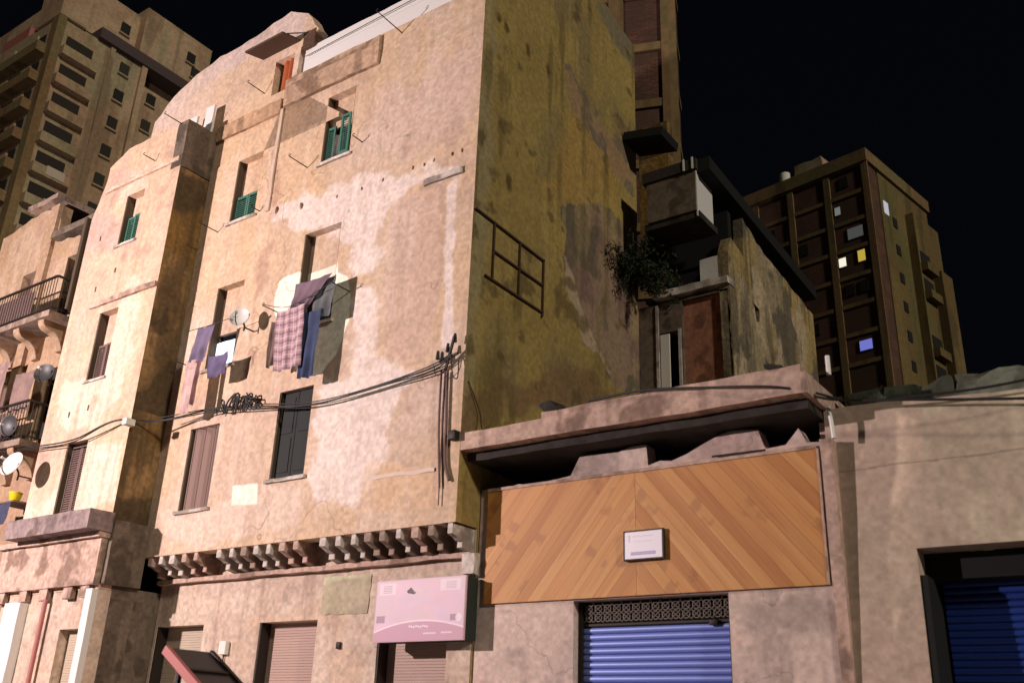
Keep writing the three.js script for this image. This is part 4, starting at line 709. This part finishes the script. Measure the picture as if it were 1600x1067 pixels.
// cables
const strand = (pts, r) => tube(pts, r, 5, pts.length * 10);
{
  const main = [[-10.1, 7.85, 0.16], [-10.4, 7.72, 0.15], [-11.68, 7.58, 0.15], [-13.49, 7.49, 0.15], [-15.2, 7.72, 0.16], [-16.64, 7.88, 0.18], [-18.0, 7.75, 0.5], [-18.6, 7.72, 1.02], [-20.2, 7.5, 1.04], [-21.8, 7.55, 1.05], [-24, 7.6, 1.3], [-27, 7.75, 1.3]];
  solo('cable_bundle', merge([strand(main, 0.018), strand(main.map(([x, y, z], i) => [x, y - 0.035 - 0.03 * Math.sin(i * 1.7), z + 0.01]), 0.014), strand(main.slice(0, 7).map(([x, y, z], i) => [x, y + 0.04 + 0.02 * Math.sin(i * 2.3), z]), 0.012)]), M.cable, 'sagging bundle of black cables strung across the front wall', 'cable');
  const cl2 = []; const rc = rng(61); for (let i = 0; i < 16; i++) { const x = -15.2 - rc() * 1.2, h = 0.05 + rc() * 0.28; cl2.push(strand([[x, 7.74, 0.17], [x + (rc() - 0.5) * 0.3, 7.8 + h * (0.4 + rc() * 0.6), 0.12 + rc() * 0.14], [x + (rc() - 0.5) * 0.4, 7.8 + h, 0.17], [x + (rc() - 0.5) * 0.5, 7.76 + h * rc(), 0.2]], 0.01 + rc() * 0.012)); }
  solo('cable_joint', merge(cl2), M.cable, 'tangle of frayed cable ends below the lit window', 'cable');
  const br = thing('cable_bracket', 'black insulator bracket with cables at the corner of the front wall', 'bracket', [-10.2, 7.6, 0.1]);
  part('arm', merge([flatbar([-10.35, 7.62, 0.02], [-9.95, 8.12, 0.3], 0.04, 0.04), flatbar([-10.4, 7.78, 0.12], [-9.98, 7.86, 0.14], 0.04, 0.04)]), M.iron, br);
  for (const [x, y] of [[-10.32, 7.82], [-10.2, 7.96], [-10.05, 8.12], [-10.42, 7.86]]) { const g = new THREE.CylinderGeometry(0.025, 0.04, 0.16, 8); g.translate(x, y + 0.04, 0.16); part('insulator', g, M.cable, br); }
  part('loop', merge([strand([[-10.5, 7.72, 0.16], [-10.4, 7.5, 0.18], [-10.2, 7.6, 0.18], [-10.15, 7.8, 0.18]], 0.01), strand([[-10.1, 7.8, 0.18], [-10.0, 7.4, 0.2], [-9.92, 7.35, 0.2], [-9.9, 7.7, 0.2]], 0.012)]), M.cable, br);
  solo('conduit', merge([strand([[-10.4, 7.65, 0.06], [-10.38, 6.6, 0.05], [-10.28, 5.5, 0.05]], 0.022), strand([[-10.26, 7.6, 0.06], [-10.22, 6.6, 0.05], [-10.18, 5.9, 0.05], [-10.08, 5.6, 0.05]], 0.03), strand([[-10.32, 7.6, 0.05], [-10.3, 6.2, 0.05], [-10.28, 5.2, 0.05]], 0.012)]), flat(0x6c5652), 'brown conduits running down the corner of the front wall', 'conduit');
  solo('junction_box', rough(box(-10.1, -9.95, 6.3, 6.46, 0.0, 0.14, 0.01), 0.01, 5), M.iron, 'small dark junction box at the corner above the cornice', 'box');
  solo('cable', strand([[-9.9, 7.4, -0.1], [-9.84, 6.9, -0.4], [-9.7, 6.55, -0.3], [-9.4, 6.5, -0.1]], 0.01), M.cable, 'loose wire dropping from the corner onto the cornice', 'cable');
  solo('cable', merge([strand([[-7.4, 6.58, 0.0], [-6.4, 6.57, 0.03], [-5.43, 6.44, 0.04], [-4.2, 6.22, 0.03], [-3.77, 6.12, -0.4], [-2.6, 5.95, -0.52], [-1.3, 5.75, -0.52], [1, 5.5, -0.5]], 0.02), strand([[-3.9, 6.2, -0.3], [-3.5, 6.08, -0.5], [-2.5, 6.0, -0.53], [-1.37, 6.0, -0.53], [1, 6.3, -0.5]], 0.018)]), M.cable, 'black cables running along the cornice and the right hand wall', 'cable');
  solo('cable', strand([[-15.4, 16.75, 0.0], [-13, 16.8, 0.02], [-11, 16.85, 0.02]], 0.01), M.cable, 'thin wire along the white parapet', 'cable');
}
// white plastic pipes at the joint of the two low buildings
solo('plastic_pipe', tube([[-3.79, 6.84, -0.62], [-3.79, 6.55, -0.62]], 0.035, 8), M.pipe, 'short white pipe standing above the cable corner', 'pipe');
solo('plastic_pipe', tube([[-3.83, 6.05, -0.56], [-3.8, 5.85, -0.55], [-3.79, 5.6, -0.56]], 0.03, 8), M.pipe, 'white pipe dropping onto the dark gap beside the fascia', 'pipe');

// pink sign board
{
  const s = thing('sign_board', 'faded pink sign board hung out over a roller door', 'sign', [-10.8, 3.05, -0.25]);
  const c = document.createElement('canvas'); c.width = 768; c.height = 400; const x = c.getContext('2d'); x.fillStyle = '#cdb2be'; x.fillRect(0, 0, 768, 400);
  const r = rng(2); for (let i = 0; i < 900; i++) { x.fillStyle = `rgba(${200 + r() * 40},${150 + r() * 60},${175 + r() * 50},0.05)`; x.beginPath(); x.ellipse(r() * 768, r() * 400, 20 + r() * 90, 10 + r() * 40, 0, 0, 6.3); x.fill(); }
  x.fillStyle = 'rgba(222,205,212,0.8)'; x.fillRect(24, 16, 150, 78); x.fillRect(560, 12, 170, 74); x.fillStyle = 'rgba(150,125,140,0.6)'; for (let k = 0; k < 5; k++) { x.fillRect(60, 32 + k * 11, 80, 5); x.fillRect(610, 30 + k * 10, 86, 4); }
  x.fillStyle = 'rgba(140,112,128,0.75)'; x.fillRect(16, 232, 76, 46); x.fillRect(655, 240, 60, 40); x.fillStyle = 'rgba(225,214,222,0.8)'; x.beginPath(); x.arc(725, 262, 26, 0, 6.3); x.fill();
  x.fillStyle = 'rgba(186,140,160,0.9)'; x.beginPath(); x.moveTo(0, 400); x.lineTo(0, 345); x.quadraticCurveTo(384, 220, 768, 330); x.lineTo(768, 400); x.fill();
  x.strokeStyle = 'rgba(232,220,228,0.9)'; x.lineWidth = 7; x.beginPath(); x.moveTo(0, 338); x.quadraticCurveTo(384, 212, 768, 322); x.stroke();
  x.fillStyle = 'rgba(236,224,232,0.85)'; for (let k = 0; k < 9; k++) x.fillRect(310 + k * 19, 300 + (k % 3) * 3, 13, 12); for (let k = 0; k < 6; k++) x.fillRect(440 + k * 18, 350, 12, 10); for (let k = 0; k < 5; k++) x.fillRect(590 + k * 18, 348, 12, 10);
  x.fillStyle = 'rgba(216,176,190,0.9)'; for (let k = 0; k < 7; k++) x.fillRect(470 + k * 22, 160 + (k % 2) * 6, 15, 16);
  x.fillStyle = '#3c2a30'; x.beginPath(); x.ellipse(300, 78, 26, 15, 0, 0, 6.3); x.ellipse(330, 88, 22, 10, 0, 0, 6.3); x.ellipse(306, 62, 12, 8, 0, 0, 6.3); x.fill();
  const t = new THREE.CanvasTexture(c); t.colorSpace = THREE.SRGBColorSpace;
  part('panel', box(-11.79, -9.84, 3.05, 4.07, -0.295, -0.255), flat(0xcdb0b8), s); part('casing', box(-11.77, -9.85, 3.06, 4.06, -0.595, -0.297), flat(0x232b27), s, 'sign casing tinted dark green for its unlit side');  // casing colour carries the shade of the side turned from the lamp
  part('face', new THREE.PlaneGeometry(1.93, 1.0).translate(-10.815, 3.56, -0.2525), new THREE.MeshStandardMaterial({ map: t, roughness: 0.55 }), s);
  part('frame_bar', merge([flatbar([-11.6, 3.9, -0.3], [-11.6, 3.95, -0.6], 0.03, 0.03), flatbar([-10.05, 3.9, -0.3], [-10.05, 3.95, -0.6], 0.03, 0.03), flatbar([-11.6, 3.15, -0.3], [-11.6, 3.15, -0.6], 0.03, 0.03), flatbar([-10.05, 3.15, -0.3], [-10.05, 3.15, -0.6], 0.03, 0.03)]), M.iron, s);
}
{ const b = thing('meter_box', 'small white electric box between two roller doors', 'box', [-16.0, 2.9, -0.55]); part('case', box(-16.1, -15.9, 2.95, 3.2, -0.6, -0.5, 0.012), M.white, b); part('pipe', strand([[-16.0, 2.95, -0.57], [-16.02, 2, -0.57], [-16, 0.13, -0.57]], 0.015), M.cable, b); solo('door_bell_box', rough(box(-12.95, -12.86, 3.0, 3.12, -0.6, -0.55, 0.008), 0.005, 6), M.iron, 'small dark box on the stained plaster left of the pink sign', 'box'); }
solo('wall_lamp', merge([box(-18.36, -18.2, 7.55, 7.7, 0.87, 1.1, 0.02), bar([-18.4, 7.6, 0.95], [-18.25, 7.6, 0.95], 0.02)]), M.white, 'small unlit white fitting at the bay corner by the cables', 'fitting');

// tilted ramp standing in the street
{
  const s = thing('tilted_ramp', 'dark tilted ramp with a pinkish red edge standing in the street', 'ramp', [-8.6, 0, 5.0]);
  const A = V(-10.05, 2.47, 5.1), B = V(-6.2, 0.12, 5.1), d = B.clone().sub(A), L = d.length(), ang = Math.atan2(d.y, d.x);
  const mk = (x0, x1, y0, y1, z0, z1, bev) => { const g = box(x0, x1, y0, y1, z0, z1, bev); g.rotateZ(ang); g.translate(A.x, A.y, A.z); return g; };
  part('deck', mk(0.005, L, -0.05, -0.01, -0.62, -0.05), flat(0x2b2023, { roughness: 0.5 }), s); part('edge_beam', mk(0, L, -0.09, 0.02, -0.045, 0.02, 0.012), flat(0xc4706c, { roughness: 0.6 }), s); part('edge_beam', mk(0, L, -0.09, 0.02, -0.69, -0.625, 0.012), M.iron, s);
  for (let k = 1; k < 9; k++) part('rib', mk(k * 0.48, k * 0.48 + 0.04, -0.008, 0.012, -0.6, -0.06), M.iron, s);
  for (const z of [5.05, 4.5]) part('leg', flatbar([-9.8, 0, z], [-9.8, 2.26, z], 0.05, 0.05), M.iron, s);
}
// street lamp that lights the front: it stands left of the camera, out of the picture
{
  const s = thing('street_lamp', 'street lamp with a round glowing globe on a tall iron post', 'street lamp', [-23, 0, 16.1]);
  part('post', new THREE.CylinderGeometry(0.06, 0.1, 8.4, 12).translate(-23, 4.2, 16.1), M.iron, s); part('foot', new THREE.CylinderGeometry(0.16, 0.2, 0.5, 12).translate(-23, 0.25, 16.1), M.iron, s);
  part('arm', tube([[-23, 8.35, 16.1], [-23, 8.5, 16.0], [-23, 8.53, 15.7], [-23, 8.55, 15.5]], 0.03, 7), M.iron, s);
  part('lamp_globe', new THREE.SphereGeometry(0.24, 20, 14).translate(-23, 8.76, 15.5), new THREE.MeshStandardMaterial({ color: 0xffffff, emissive: new THREE.Color(1, 0.86, 0.72), emissiveIntensity: 2 }), s);
  const l = new THREE.PointLight(new THREE.Color(1, 0.82, 0.8), LAMP, 0, 2); l.name = 'lamp_light'; l.position.set(0, 8.76, -0.6); l.castShadow = true; l.shadow.radius = 11; l.shadow.mapSize.set(1024, 1024); s.add(l);
}
renderer.render(scene, camera);
